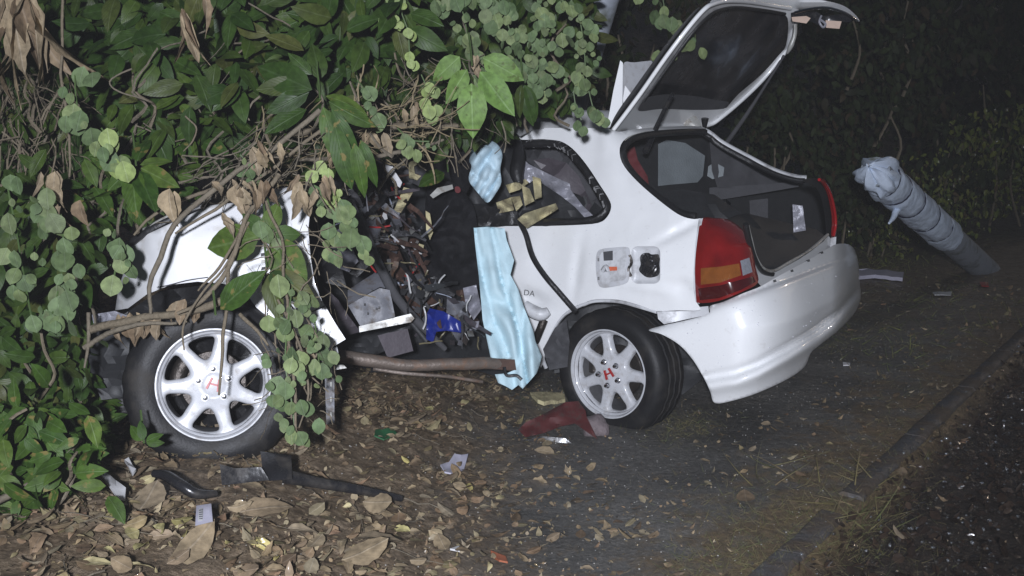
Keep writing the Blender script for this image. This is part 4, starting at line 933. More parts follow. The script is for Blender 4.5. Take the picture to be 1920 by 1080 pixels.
# broad grey pole leaning behind the car roof
pole = thing('leaning_pole', 'pale grey concrete pole slanting up behind the hanging vines and the car roof', 'pole', (P(1010, 400, 6.2).x, P(1010, 400, 6.2).y, gh(P(1010, 400, 6.2).x, P(1010, 400, 6.2).y)))
ptube('pole_shaft', [(970, 520, 6.3), (1010, 400, 6.2), (1072, 185, 5.9), (1140, -40, 5.6), (1180, -180, 5.4)], [.10, .10, .095, .09, .088], M['post'], pole, sides=20)
ptube('pole_band', [(1088, 130, 5.80), (1090, 124, 5.80)], .099, M['greymetal'], pole, sides=20, sub=1)

# red shard and stone at the rear wheel
def gd(u, v, lift=0):
    p = G(u, v, lift); return (p - CAM).dot(FWD)
gr = gd(1090, 822)
rs_ = slab('red_body_shard', [(972, 806), (985, 792), (1020, 776), (1060, 754), (1085, 752), (1098, 770), (1100, 782), (1112, 806), (1120, 824), (1095, 806), (1078, 794), (1050, 800), (1020, 812), (985, 820)], gr - .02, M['redplastic'], None, th=.03, wob=.04, gy=-.25, step=7)
tag(rs_, 'dark red broken plastic panel lying on the ground against the rear wheel', 'broken panel')
def rock(name, u, v, r, m, squash=.7, seed=0):
    c = G(u, v); bm = bmesh.new(); bmesh.ops.create_icosphere(bm, subdivisions=3, radius=r)
    for q in bm.verts:
        k = 1 + .35 * noise.noise(q.co / r * 1.2 + Vector((seed, 0, 0))) + .12 * noise.noise(q.co / r * 4 + Vector((seed, 0, 0))); q.co *= k; q.co.z *= squash
    me_v = [q.co + c + Vector((0, 0, r * squash * .6)) for q in bm.verts]; bm.verts.index_update(); fs = [tuple(x.index for x in f.verts) for f in bm.faces]; bm.free()
    return mk(name, me_v, fs, m, None, sharp=50)
tag(rock('stone', 1116, 812, .062, M['stone'], .85, 3), 'grey pink stone wedged between the red panel and the rear tyre', 'stone')
sc_ = slab('black_plastic_sliver', [(968, 824), (1020, 818), (1060, 822), (1078, 836), (1064, 832), (1020, 828)], gd(1020, 826) - .01, M['blackplastic'], None, th=.012, wob=.02); tag(sc_, 'thin black plastic sliver lying under the red panel', 'plastic piece')

def ground_slab(name, poly, m, label, cat, lift=.01, th=.006, wob=.012, curl=0, step=8):
    cx = sum(p[0] for p in poly) / len(poly); cy = sum(p[1] for p in poly) / len(poly)
    V, T = tri2d(poly, (), step); V3 = []
    for u, v in V:
        p = G(u, v); rr = ((u - cx) ** 2 + (v - cy) ** 2) / 900
        p = p + UZ * (lift + wob * noise.noise(Vector((u / 15., v / 15., cx))) + curl * rr); V3.append(p)
    vs, fs = shell(V3, T, [-UZ] * len(V3), th); o = mk(name, vs, fs, m, None); tag(o, label, cat); return o
bp_ = thing('black_trim_piece', 'long black plastic trim piece with a broad bracket end lying below the front wheel', 'trim piece', G(560, 905))
slab('bracket_plate', [(488, 846), (546, 854), (548, 898), (505, 902), (492, 880)], gd(515, 895, .07) - .02, M['blackplastic'], bp_, th=.02, bulge=.02, gy=-.2, step=7)
slab('trim_end', [(412, 870), (440, 878), (490, 876), (505, 900), (470, 904), (416, 910)], gd(450, 905, .06), M['blackplastic'], bp_, th=.02, wob=.02)
tube('trim_rail', [G(535, 893, .08), G(600, 906, .07), G(670, 918, .06), G(752, 935, .04)], [.026, .020, .018, .012], M['blackplastic'], bp_, sides=6)
ob = tube('black_hose', [G(288, 888, .06), G(312, 892, .07), G(340, 910, .07), G(368, 926, .06), G(405, 926, .05)], [.012, .017, .018, .016, .010], M['blackplastic'], None, sides=8); tag(ob, 'short curved black hose lying on the dry leaves left of the black trim piece', 'hose')
for pts_, lb in (([(188, 912), (200, 914), (238, 944), (236, 960), (224, 964), (212, 946)], 'white plastic strip with a bright broken tip at the edge of the green creeper'), ([(235, 890), (243, 886), (257, 910), (250, 916)], 'small white plastic strip standing behind the longer one in the leaves')):
    ground_slab('white_plastic_strip', pts_, M['paper'], lb, 'plastic strip', lift=.05, th=.008)
lab = thing('barcode_label', 'small lavender card printed with a dark barcode on the leaf litter', 'label', G(380, 965))
ld_ = gd(380, 985, .05)
slab('card', [(368, 948), (396, 944), (399, 978), (366, 986)], ld_, M['lavpaper'], lab, th=.006, gy=-.3)
slab('barcode_panel', [(372, 954), (381, 952), (380, 976), (371, 978)], ld_ - .006, M['paper'], lab, th=.003, gy=-.3)
for i in range(5): slab('barcode_bar', [(373, 956 + i * 4), (379.5, 955 + i * 4), (379.5, 957 + i * 4), (373, 958 + i * 4)], ld_ - .011 - (i - 2) * .01 + .0, M['ink'], lab, th=.003)
ground_slab('paper_scrap', [(826, 886), (842, 876), (852, 862), (878, 866), (870, 888), (846, 901), (834, 896)], M['lavpaper'], 'curved pale lavender scrap of plastic lying on the dark ground', 'scrap', lift=.02, curl=.01)
ground_slab('paper_scrap', [(844, 1032), (861, 1026), (862, 1040)], M['paper'], 'tiny white triangular scrap near the bottom of the wet pavement', 'scrap')
ground_slab('foam_block', [(994, 741), (1006, 740), (1058, 744), (1060, 754), (1020, 762), (1008, 758)], M['foam'], 'dirty yellow foam strip on the ground between the blue sheet and the rear wheel', 'foam', lift=.02, th=.02)
ground_slab('white_board_strip', [(1604, 514), (1640, 513), (1694, 519), (1692, 530), (1640, 524), (1606, 526)], M['lavpaper'], 'white board strip on the ground beyond the bumper near the leaning post', 'board', lift=.04, th=.03)
ground_slab('white_scrap', [(1748, 552), (1785, 551), (1782, 557), (1752, 558)], M['paper'], 'flat white scrap on the wet ground below the leaning post', 'scrap', lift=.02)
ground_slab('white_scrap', [(1580, 682), (1594, 684), (1593, 688), (1581, 687)], M['paper'], 'tiny white scrap on the pavement right of the bumper', 'scrap', lift=.01)
ground_slab('orange_scrap', [(920, 1042), (948, 1050), (952, 1060), (936, 1060), (922, 1050)], mat('orange_brown_shard', (.30, .09, .04), .6), 'orange brown shard at the bottom of the wet pavement', 'shard', lift=.015)
ground_slab('red_label', [(1836, 534), (1852, 532), (1854, 540), (1840, 541)], M['redpaint'], 'tiny red scrap on the wet ground beside the foot of the post', 'scrap', lift=.02)
ground_slab('green_plastic_scrap', [(704, 814), (738, 812), (744, 822), (720, 832), (702, 826)], mat('green_plastic', (.02, .10, .04), .4), 'dark green plastic scrap among the dry leaves below the exhaust pipe', 'scrap', lift=.02)

# ================================================================== VEGETATION
def vine(label, path, nleaf, size, mk_='leafround', kind='rd', name='round_leaf_vine', cat='vine', spread=16, group=None, tip=(0, -.1, -1), stem=.0028, pair=True, seed=1, stemm='greenstem'):
    random.seed(seed)
    t = thing(name, label, cat, P(*path[0]), group)
    ptube('stem', path, stem, M[stemm], t, sides=5, sub=4)
    q = catmull(path, False, 12)
    nleaf = int(nleaf * 1.15); size *= (.85 if path[0][2] >= 4.2 else .68)
    for i in range(nleaf):
        u, v, d = q[int((i + random.random()) / nleaf * (len(q) - 1))]
        du = random.gauss(0, spread); dv = random.uniform(-6, 12)
        s = size * random.choice((.5, .7, .9, 1.05, 1.25))
        for k in range(2 if pair and random.random() < .75 else 1):
            put_leaf('leaf', kind, mk_, leafm(u + du + k * random.uniform(8, 16), v + dv + k * random.uniform(3, 14), d - random.uniform(0, .08), s, tip, .28, .35), t)
    return t
GV = 'hanging round-leaved vines'
V_ = [
 ('yellow-green round-leaved vine dangling top centre', [(748, -20, 3.9), (752, 20, 3.9), (765, 60, 3.9), (768, 110, 3.9)], 8, .085, 'leafyellow', 10),
 ('yellow-green vine tip hanging over the branches left of the big leaves', [(790, 140, 4.0), (800, 165, 4.0), (806, 200, 4.0)], 4, .07, 'leafyellow', 8),
 ('grey-green vine strand just left of the curtain of round leaves', [(850, -20, 4.2), (870, 30, 4.2), (880, 90, 4.2), (900, 140, 4.2)], 16, .065, 'leafround', 18),
 ('dense grey-green vine strand in the middle of the leaf curtain', [(930, -20, 4.3), (950, 40, 4.3), (975, 110, 4.3), (1000, 160, 4.3)], 30, .06, 'leafround', 22),
 ('grey-green vine strand right of the middle of the leaf curtain', [(1000, -20, 4.4), (1020, 40, 4.4), (1020, 100, 4.4), (1010, 150, 4.4)], 24, .06, 'leafround', 18),
 ('long narrow vine strand at the right edge of the leaf curtain by the pole', [(1060, -20, 4.4), (1085, 30, 4.4), (1095, 90, 4.4), (1100, 150, 4.4), (1115, 215, 4.4)], 24, .055, 'leafround', 12),
 ('two-leaved vine tip dangling over the roof edge of the car', [(1075, 170, 4.5), (1080, 200, 4.5), (1090, 225, 4.5)], 3, .055, 'leafround', 6),
 ('short round-leaved vine hanging just left of the open tailgate', [(1240, -20, 5.2), (1250, 30, 5.2), (1270, 60, 5.2), (1262, 92, 5.2)], 13, .07, 'leafround', 16),
 ('round-leaved vine hanging over the branches above the cabin', [(600, 300, 3.6), (618, 330, 3.6), (625, 360, 3.6)], 4, .085, 'leafyellow', 7),
 ('round-leaved vine chain hanging in front of the torn cabin', [(610, 350, 3.6), (625, 400, 3.6), (630, 440, 3.6), (660, 470, 3.6)], 12, .085, 'leafround', 18),
 ('round-leaved vine falling over the back of the front wing', [(500, 370, 3.5), (520, 440, 3.5), (530, 500, 3.45), (545, 580, 3.4)], 4, .09, 'leafround', 20),
 ('thick cluster of round-leaved vine covering the right edge of the front wheel', [(548, 540, 3.4), (540, 600, 3.35), (535, 680, 3.3), (545, 740, 3.3), (555, 820, 3.3)], 26, .072, 'leafround', 24),
 ('thin vine strand beside the hanging hinge strip', [(590, 600, 3.5), (595, 650, 3.45), (600, 700, 3.4)], 9, .08, 'leafround', 12),
 ('round-leaved vine on the upper left in front of the dark thicket', [(140, 130, 3.6), (145, 200, 3.6), (170, 240, 3.6), (200, 300, 3.6)], 7, .09, 'leafround', 16),
 ('round-leaved vine below it with a yellow-edged leaf pair', [(190, 240, 3.6), (210, 270, 3.6), (218, 300, 3.6)], 3, .09, 'leafyellow', 8),
 ('dense round-leaved vine running down the left side of the picture', [(80, 350, 3.5), (110, 400, 3.5), (120, 470, 3.5), (110, 540, 3.45), (95, 600, 3.4)], 17, .085, 'leafround', 24),
 ('round-leaved vine beside the nose of the front wing', [(215, 430, 3.5), (220, 470, 3.5), (214, 520, 3.5)], 7, .085, 'leafround', 9),
 ('round-leaved vine at the far left edge of the picture', [(10, 330, 3.5), (30, 430, 3.5), (45, 520, 3.45), (60, 600, 3.4)], 10, .085, 'leafround', 18),
 ('round leaves over the branches above the front wing', [(450, 290, 3.6), (470, 310, 3.6), (490, 330, 3.6)], 4, .075, 'leafround', 12),
 ('round leaves lying over the dry stems above the cabin', [(670, 150, 3.9), (690, 180, 3.9), (700, 230, 3.9)], 5, .075, 'leafround', 14),
 ('short round-leaved vine below the big light green leaves', [(745, 240, 3.8), (770, 262, 3.8), (805, 265, 3.8)], 4, .06, 'leafround', 6),
]
for i, (lb, path, n, s, mk_, spd) in enumerate(V_): vine(lb, path, n, s, mk_, spread=spd, group=GV, seed=100 + i)

# big leaves: sprigs
def sprig(label, base, tips, kind, mk_, name='leafy_sprig', seed=1, sx=1.0):
    random.seed(seed); t = thing(name, label, 'sprig', P(*base)); b0 = P(*base)
    for tp_ in tips:
        u, v, d = tp_[:3]; p = P(u, v, d); q = P(tp_[3], tp_[4], d + .02) if len(tp_) > 3 else b0 + (p - b0) * .12; ln = (p - q).length
        put_leaf('leaf', kind, mk_, orient(q, p - q, TOCAM + rvec(.25), ln * 1.03, sx), t)
    ptube('stem', [(base[0] - 6, base[1] - 60, base[2] + .1), (base[0] - 2, base[1] - 25, base[2] + .04), base], .004, M['greenstem'], t, sides=6)
    return t
sprig('sprig of four large light green hanging leaves above the pale blue bag', (885, 122, 3.9), [(818, 148, 3.9, 862, 106), (838, 192, 3.88, 876, 130), (886, 250, 3.82, 884, 156), (962, 214, 3.85, 900, 134), (978, 146, 3.95, 905, 108)], 'ov', 'leafbig', seed=2, sx=1.15)
sprig('sprig of long drooping green leaves hanging over the brown stems', (600, 185, 3.6), [(652, 345, 3.5, 628, 236), (682, 358, 3.48, 664, 268), (704, 338, 3.5, 676, 262), (634, 300, 3.55, 606, 200), (690, 240, 3.6, 616, 190), (686, 196, 3.65, 610, 180), (668, 290, 3.52, 622, 205)], 'lo', 'leafmid', seed=3, sx=1.15)
sprig('fan of broad dark green leaves above the drooping long leaves', (600, 175, 3.7), [(478, 120, 3.7), (480, 165, 3.7, 570, 160), (500, 210, 3.7, 580, 172), (540, 100, 3.75, 585, 140), (500, 62, 3.8, 570, 95), (495, 245, 3.7, 575, 205), (590, 80, 3.8, 600, 150)], 'ov', 'leafdark', seed=4)
sprig('single glossy green leaf standing in front of the front tyre', (404, 590, 3.35), [(482, 508, 3.3)], 'ov', 'leafmid', seed=5, sx=1.0)
sprig('dark broad leaves lying over the front wing', (500, 440, 3.5), [(385, 468, 3.5), (455, 400, 3.5), (560, 440, 3.5), (565, 530, 3.45), (520, 380, 3.5)], 'ov', 'leafmid', seed=6, sx=1.35)
sprig('long dark leaves hanging from the wing over the wheel arch', (500, 500, 3.45), [(520, 598, 3.4), (552, 560, 3.4), (588, 560, 3.4)], 'ov', 'leafdark', seed=7, sx=.85)
sprig('dark leaf lying across the top of the black seat', (840, 322, 4.6), [(786, 340, 4.55)], 'ov', 'leafmid', seed=8, sx=1.5)
sprig('narrow dark leaves at the right of the light green leaves', (980, 150, 4.2), [(996, 232, 4.2), (1012, 220, 4.2), (965, 215, 4.2)], 'lo', 'leafdark', seed=9, sx=1.2)
sprig('hanging rosette of broad green leaves left of the bare branches', (255, 310, 3.7), [(200, 350, 3.65), (240, 385, 3.6), (290, 390, 3.6), (320, 300, 3.7), (330, 350, 3.65), (270, 250, 3.75), (210, 290, 3.7)], 'ov', 'leafmid', seed=10)
sprig('small green seedling in front of the front tyre', (270, 830, 3.3), [(240, 800, 3.3), (300, 812, 3.3), (262, 790, 3.3), (305, 832, 3.3)], 'ov', 'leafmid', seed=11)

# thickets: each has front leaves as parts, a mass of leaves behind, and stems
def thicket(label, poly, d0, d1, nfront, nback, size, mk1='leafdark', mk2='leafdark', kind='ov', seed=1, name='broadleaf_shrub', cat='shrub', nst=5, base=None, cl=7, back=None, tip=(0, -.2, -.8)):
    random.seed(seed)
    cx = sum(p[0] for p in poly) / len(poly); cy = max(p[1] for p in poly)
    b = base or P(cx, cy, (d0 + d1) / 2); b = Vector(b); b.z = min(b.z, gh(b.x, b.y) + .02) if base is None else b.z
    t = thing(name, label, cat, (b.x, b.y, gh(b.x, b.y)))
    k = 0
    while k < nfront:
        u, v = rpoly(poly); d = random.uniform(d0, d0 + (d1 - d0) * .35); c = P(u, v, d)
        ta = Vector((random.uniform(-.5, .5), -.3, random.uniform(-1, .1)))
        for _ in range(random.randint(3, cl)):      # leaves of one twig fan out together
            put_leaf('leaf', kind, mk1, orient(c + rvec(.045), ta + Vector((random.uniform(-1.3, 1.3), random.uniform(-.5, .2), random.uniform(-.7, .7))), TOCAM + rvec(.45) + Vector((0, 0, .3)), size * random.uniform(.65, 1.2)), t); k += 1
    if nback:
        ms = []
        bpoly = back or poly
        for _ in range(nback):
            u, v = rpoly(bpoly); d = random.uniform(d0 + (d1 - d0) * .25, d1)
            ms.append(leafm(u, v, d, size * random.uniform(.6, 1.1), tip, .7, .8))
        leaf_mass('foliage', kind, mk2, ms, t)
    for _ in range(nst):
        u, v = rpoly(poly); d = random.uniform(d0, (d0 + d1) / 2); p = [(u, v, d)]; 
        for _ in range(4): u += random.uniform(-35, 30); v += random.uniform(15, 45); d += random.uniform(-.05, .05); p.append((u, v, d))
        ptube('branch', p, [.004, .005, .005, .006, .007], M['bark' if random.random() < .5 else 'bark2'], t, sides=5, sub=3)
    return t
thicket('dark glossy broadleaf shrub filling the top left corner', [(-20, -20), (230, -20), (240, 200), (210, 330), (-20, 330)], 3.9, 5.2, 60, 1500, .115, seed=20, nst=8)
thicket('broadleaf shrub with large leaves top left of centre', [(200, -20), (470, -20), (480, 190), (420, 300), (220, 280)], 3.8, 5.2, 150, 1700, .125, seed=21, nst=7)
thicket('dark broadleaf shrub at the top centre behind the hanging vines', [(450, -20), (760, -20), (740, 130), (600, 200), (460, 190)], 3.9, 5.2, 130, 1600, .13, seed=22, nst=7)
thicket('shadowed shrub behind the curtain of round leaves', [(740, -20), (1110, -20), (1120, 120), (1060, 190), (900, 215), (760, 190)], 4.55, 5.6, 90, 1800, .11, seed=23, nst=5)
thicket('mid green broadleaf shrub above the nose of the front wing', [(150, 250), (400, 220), (380, 290), (290, 345), (225, 400), (170, 430)], 3.85, 4.7, 110, 900, .11, mk1='leafmid', seed=24, nst=5)
thicket('dark broadleaf shrub on the far left beside the front wing', [(-20, 320), (150, 330), (190, 430), (180, 520), (130, 620), (-20, 640)], 3.65, 4.6, 110, 1300, .11, seed=25, nst=6)
thicket('shrub of small leaves behind the bare branches over the cabin', [(420, 190), (800, 130), (960, 200), (960, 250), (760, 270), (560, 330), (430, 330)], 4.2, 5.2, 60, 1700, .08, seed=26, nst=10)
thicket('bright green creeping shrub in the lower left corner', [(-20, 760), (110, 740), (185, 800), (180, 860), (140, 900), (-20, 930)], 3.0, 3.5, 80, 400, .085, mk1='leafmid', mk2='leafmid', seed=27, nst=4, cl=5)
thicket('dim creeping shrub left of the front tyre', [(-20, 620), (140, 610), (170, 690), (170, 790), (100, 780), (-20, 790)], 3.4, 3.9, 40, 450, .085, seed=28, nst=6, cl=5)
# bushes in the dark at right
GB = 'bushes in the dark behind the car'
def farbush(label, poly, d0, d1, n, size, mk_, seed, kind='ov'):
    d0 += 1.3; d1 += 1.8
    random.seed(seed); cx = sum(p[0] for p in poly) / len(poly); b = P(cx, max(p[1] for p in poly), (d0 + d1) / 2)
    t = thing('bush', label, 'bush', (b.x, b.y, gh(b.x, b.y)), GB); ms = []
    cs = [(*rpoly(poly), random.uniform(d0, d1)) for _ in range(max(10, n // 60))]
    for _ in range(n):
        c = random.choice(cs); ms.append(leafm(c[0] + random.gauss(0, 26), c[1] + random.gauss(0, 24), c[2] + random.gauss(0, .25), size * random.uniform(.6, 1.3), (0, -.2, -1), .6, .6))
    leaf_mass('foliage', kind, mk_, ms, t)
    for _ in range(4):
        u, v = rpoly(poly); ptube('branch', [(u, v, d0 + .3), (u + random.uniform(-20, 20), v + 60, d0 + .4), (u + random.uniform(-30, 30), v + 130, d0 + .5)], [.008, .012, .016], M['bark'], t, sides=5)
    return t
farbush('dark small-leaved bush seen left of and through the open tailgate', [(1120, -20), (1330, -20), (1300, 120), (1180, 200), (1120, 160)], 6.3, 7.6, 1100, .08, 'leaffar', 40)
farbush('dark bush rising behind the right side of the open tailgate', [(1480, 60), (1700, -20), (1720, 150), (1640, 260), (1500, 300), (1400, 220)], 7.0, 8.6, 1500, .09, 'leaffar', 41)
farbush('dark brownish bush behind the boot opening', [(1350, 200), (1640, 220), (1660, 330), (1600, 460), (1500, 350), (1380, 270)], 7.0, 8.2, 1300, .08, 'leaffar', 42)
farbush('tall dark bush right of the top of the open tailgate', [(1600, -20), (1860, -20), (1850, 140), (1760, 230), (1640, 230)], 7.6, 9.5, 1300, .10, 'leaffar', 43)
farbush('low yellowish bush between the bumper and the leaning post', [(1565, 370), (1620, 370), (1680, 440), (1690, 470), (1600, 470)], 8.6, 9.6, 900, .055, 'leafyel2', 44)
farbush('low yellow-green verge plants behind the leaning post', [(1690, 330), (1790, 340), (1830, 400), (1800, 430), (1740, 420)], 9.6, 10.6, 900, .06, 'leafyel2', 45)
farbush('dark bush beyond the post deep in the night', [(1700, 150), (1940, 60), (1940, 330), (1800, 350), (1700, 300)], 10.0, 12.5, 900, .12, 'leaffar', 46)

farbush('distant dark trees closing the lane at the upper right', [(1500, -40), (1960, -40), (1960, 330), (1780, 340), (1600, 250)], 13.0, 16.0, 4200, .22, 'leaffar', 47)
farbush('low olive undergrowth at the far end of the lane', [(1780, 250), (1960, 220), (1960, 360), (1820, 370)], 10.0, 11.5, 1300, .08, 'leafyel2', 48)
# bare branches and stems
GBR = 'bare stems fallen over the bonnet'
BR = [
 ('thick bare stem arching from the drooping leaves down to the front tyre', [(600, 205, 3.62), (520, 270, 3.6), (430, 335, 3.55), (340, 410, 3.5), (292, 500, 3.45), (278, 590, 3.45)], .009),
 ('second bare stem running along the first one over the wing', [(610, 240, 3.7), (500, 320, 3.62), (420, 380, 3.55), (330, 440, 3.55)], .006),
 ('bare stem crossing low from the shrub to the wing nose', [(480, 300, 3.8), (400, 355, 3.78), (330, 380, 3.75), (250, 440, 3.72)], .007),
 ('bare stem descending over the wing to the wheel arch', [(520, 330, 3.55), (470, 400, 3.5), (430, 490, 3.45), (380, 560, 3.42), (330, 590, 3.42)], .008),
 ('thin bare stem curving in front of the wheel rim', [(470, 420, 3.5), (430, 480, 3.45), (385, 540, 3.4), (350, 600, 3.38), (345, 655, 3.36)], .004),
 ('straight upright twig standing in front of the wheel hub', [(425, 500, 3.45), (424, 580, 3.4), (422, 640, 3.38), (410, 740, 3.36)], .006),
 ('brown woody limb lying over the cabin roof', [(540, 250, 4.1), (640, 242, 4.1), (760, 236, 4.15), (860, 236, 4.2)], .014),
 ('thin brown limb below the woody one', [(560, 300, 4.0), (660, 296, 4.0), (760, 285, 4.05), (830, 262, 4.1)], .008),
 ('grey stem lying on the top of the front tyre', [(170, 620, 3.5), (250, 598, 3.48), (340, 585, 3.47), (430, 560, 3.47), (480, 520, 3.5)], .013),
 ('short thick stem lying below it over the tyre', [(160, 650, 3.48), (240, 612, 3.46), (330, 604, 3.46)], .008),
 ('twig poking out over the tyre beside the glossy leaf', [(450, 590, 3.42), (480, 620, 3.4), (500, 650, 3.38)], .006),
 ('hanging stem left of the wheel by the creeper', [(165, 590, 3.5), (168, 640, 3.48), (160, 690, 3.45)], .006),
 ('hanging rope-like stem running down the upper left', [(118, -20, 3.7), (116, 60, 3.7), (118, 160, 3.7), (130, 260, 3.7), (128, 330, 3.68)], .005),
 ('thin pale stem hanging beside the black headrest', [(852, 150, 4.2), (848, 240, 4.2), (855, 290, 4.2), (858, 330, 4.25)], .003),
 ('thin vertical stem through the leaf cluster beside the wheel', [(520, 560, 3.4), (560, 640, 3.35), (580, 720, 3.3), (560, 800, 3.3)], .004),
 ('long bent stem crossing the leaf cluster to the ground', [(500, 380, 3.5), (530, 470, 3.45), (540, 620, 3.35), (552, 740, 3.28), (553, 850, 3.25)], .005),
 ('brown stick lying across the lower left creeper', [(-20, 950, 3.0), (60, 905, 3.05), (110, 870, 3.1), (150, 820, 3.15)], .01),
 ('curling thin tendril between shrub and branches', [(250, 130, 3.7), (205, 150, 3.7), (230, 175, 3.7), (280, 190, 3.7)], .003),
 ('pale hooked tendril above the bonnet', [(350, 215, 3.65), (370, 235, 3.65), (362, 265, 3.65), (345, 285, 3.65)], .003),
 ('thin dark twig across the wing toward the tyre', [(500, 360, 3.52), (450, 440, 3.5), (400, 510, 3.46), (370, 545, 3.46)], .005),
]
for lb, p, r in BR:
    o = ptube('bare_branch', p, [r * 1.1] + [r] * (len(p) - 2) + [r * .6], M['bark' if hash(lb[:7]) % 2 == 0 else 'bark2'] if False else M['bark2' if len(lb) % 2 else 'bark'], None, sides=7, sub=5, wob=.012); tag(o, lb, 'branch', GBR)
# tangle of fine dry stems as a mass
def tangle(name, poly, d0, d1, n, r, m, label=None, seed=1, ang=0, L_=40):
    random.seed(seed); vs = []; fs = []
    for _ in range(n):
        u, v = rpoly(poly); d = random.uniform(d0, d1); a = ang + random.gauss(0, .6); pts = []
        for k in range(6):
            pts.append(P(u, v, d)); a += random.gauss(0, .25); u += L_ / 5 * math.cos(a); v += L_ / 5 * math.sin(a); d += random.uniform(-.03, .03)
        rr = r * random.uniform(.5, 1.5); s = len(vs)
        for i, p in enumerate(pts):
            for k in range(3):
                an = 2.094 * k; vs.append(p + (UPV * math.cos(an) + (RT * math.sin(an) if abs(math.cos(a)) < .5 else FWD * math.sin(an))) * rr)
        for i in range(5):
            for k in range(3): fs.append((s + i * 3 + k, s + i * 3 + (k + 1) % 3, s + i * 3 + 3 + (k + 1) % 3, s + i * 3 + 3 + k))
    o = mk(name, vs, fs, m, None, sharp=80); o['kind'] = 'stuff'; return o
tangle('dry_stem_tangle', [(430, 300), (560, 210), (760, 170), (860, 210), (800, 290), (620, 330), (480, 370)], 3.8, 4.5, 170, .0026, M['straw'], seed=50, ang=-.4, L_=70)
tangle('dry_stem_tangle', [(0, 100), (130, 100), (150, 400), (60, 450), (0, 450)], 3.9, 4.6, 220, .003, M['bark'], seed=51, ang=1.5, L_=80)
tangle('twig_tangle', [(300, 60), (560, 40), (600, 300), (420, 420), (240, 400)], 3.75, 4.6, 120, .003, M['bark2'], seed=52, ang=2.4, L_=90)
tangle('twig_tangle', [(440, 380), (600, 360), (640, 560), (600, 800), (520, 800)], 3.4, 3.6, 90, .0022, M['bark'], seed=53, ang=1.5, L_=80)
tangle('dry_stem_tangle', [(400, 270), (600, 230), (640, 300), (590, 340), (470, 340), (400, 360)], 3.5, 3.8, 45, .0024, M['bark2'], seed=54, ang=2.3, L_=80)
tangle('twig_tangle', [(640, 120), (900, 60), (950, 240), (800, 290), (640, 260)], 4.0, 4.4, 80, .0022, M['bark2'], seed=55, ang=1.2, L_=60)
# dry curled leaves caught in the stems
def dryleaf(label, u, v, d, size, tip, seed, n=1, group=None, sx=1, mk_='dry', sp=22):
    random.seed(seed); t = thing('dead_leaf_cluster' if n > 1 else 'dead_leaf', label, 'dead leaf', P(u, v, d), group)
    for k in range(n): put_leaf('leaf', 'dry', mk_, orient(P(u + random.uniform(-sp, sp) * (n > 1), v + random.uniform(-10, 14) * (n > 1), d + random.uniform(-.03, .03)), Vector(tip) + rvec(.25), TOCAM + rvec(.3), size * random.uniform(.8, 1.15), sx), t)
    return t
dryleaf('big bleached dead leaves hanging in the top left corner', 40, -20, 3.6, .30, (0, 0, -1), 60, 16, sx=.75, sp=42)
dryleaf('three pale curled dead leaves hanging at the upper left', 345, 26, 3.6, .17, (0, 0, -1), 61, 5, sp=14, sx=.5)
dryleaf('single pale dead leaf hanging from the top edge', 384, -10, 3.6, .12, (0, 0, -1), 62, 1)
for i, (u, v, n, s, lb) in enumerate([(425, 340, 7, .085, 'brown dead leaves caught in the stems above the wing'), (575, 350, 6, .085, 'brown dead leaves clumped on the back corner of the wing'), (500, 270, 6, .09, 'brown dead leaves on the fallen stems over the bonnet'), (700, 245, 6, .08, 'small dead leaves on the limbs above the cabin'), (280, 590, 7, .09, 'dead leaves lodged between tyre and wing'), (350, 560, 5, .08, 'dead leaves in the top of the wheel arch'), (335, 345, 2, .12, 'narrow dead leaf hanging above the bonnet edge'), (590, 330, 5, .10, 'brown dead leaves beside the vine chain'), (470, 345, 7, .09, 'dull dead leaves along the top edge of the wing'), (640, 270, 6, .08, 'dead leaves beside the drooping green leaves'), (770, 200, 5, .07, 'small dead leaves near the yellow-green vine tip'), (230, 590, 5, .08, 'tan dead leaves at the nose of the wing'), (130, 380, 4, .08, 'dead leaves among the left vine'), (425, 395, 3, .10, 'long dead leaf draped on the wing'), (870, 110, 6, .07, 'small dead leaves left of the leaf curtain'), (560, 640, 4, .07, 'rusty dead leaves in the vine cluster by the wheel'), (90, 330, 4, .10, 'dead leaves hanging in the left thicket')]):
    dryleaf(lb, u, v, 3.5 if u < 620 else 4.0, s, (random.uniform(-.5, .5), -.2, -1), 70 + i, n, sp=30)

# ---- ground cover
random.seed(90)
def gpos(x, y, lift=.0): return Vector((x, y, gh(x, y) + lift))
def litter_density(x, y):
    k = sstep((.45 - x + .5 * noise.noise(Vector((x * 1.3, y * 1.3, 4)))) / 1.0)
    return k * (.25 + .75 * sstep(.5 + 1.6 * noise.noise(Vector((x * 2.6, y * 2.6, 21)))))
ms = []; msw = []; i = 0
while len(ms) < 19000:
    x = random.uniform(-3.2, 1.3); y = random.uniform(2.3, 6.4)
    if random.random() > litter_density(x, y): continue
    tip = Vector((random.uniform(-1, 1), random.uniform(-1, 1), random.uniform(-.2, .25))); nr = Vector((0, 0, 1)) + rvec(.25)
    ms.append(orient(gpos(x, y, random.uniform(-.004, .02)), tip, nr, random.choice((.012, .016, .02, .025, .03, .04, .05, .06)) * random.uniform(.7, 1.2)))
leaf_mass('fallen_leaves', 'flat', 'litter', ms)
ms = []
while len(ms) < 1100:                                   # sparse bits over the pavement and along the kerb
    x = random.uniform(-.5, 4.5); y = random.uniform(2.4, 9)
    k = kerb_dist(x, y); w = math.exp(-((k + .25) / .45) ** 2) + .10 + .5 * sstep((y - 6) / 2)
    if random.random() > w or noise.noise(Vector((x * 2, y * 2, 9))) < -.15 and random.random() < .7: continue
    ms.append(orient(gpos(x, y, .006), Vector((random.uniform(-1, 1), random.uniform(-1, 1), random.uniform(-.1, .3))), Vector((0, 0, 1)) + rvec(.3), random.uniform(.015, .05)))
leaf_mass('scattered_leaf_bits', 'flat', 'litter', ms)
ms = []
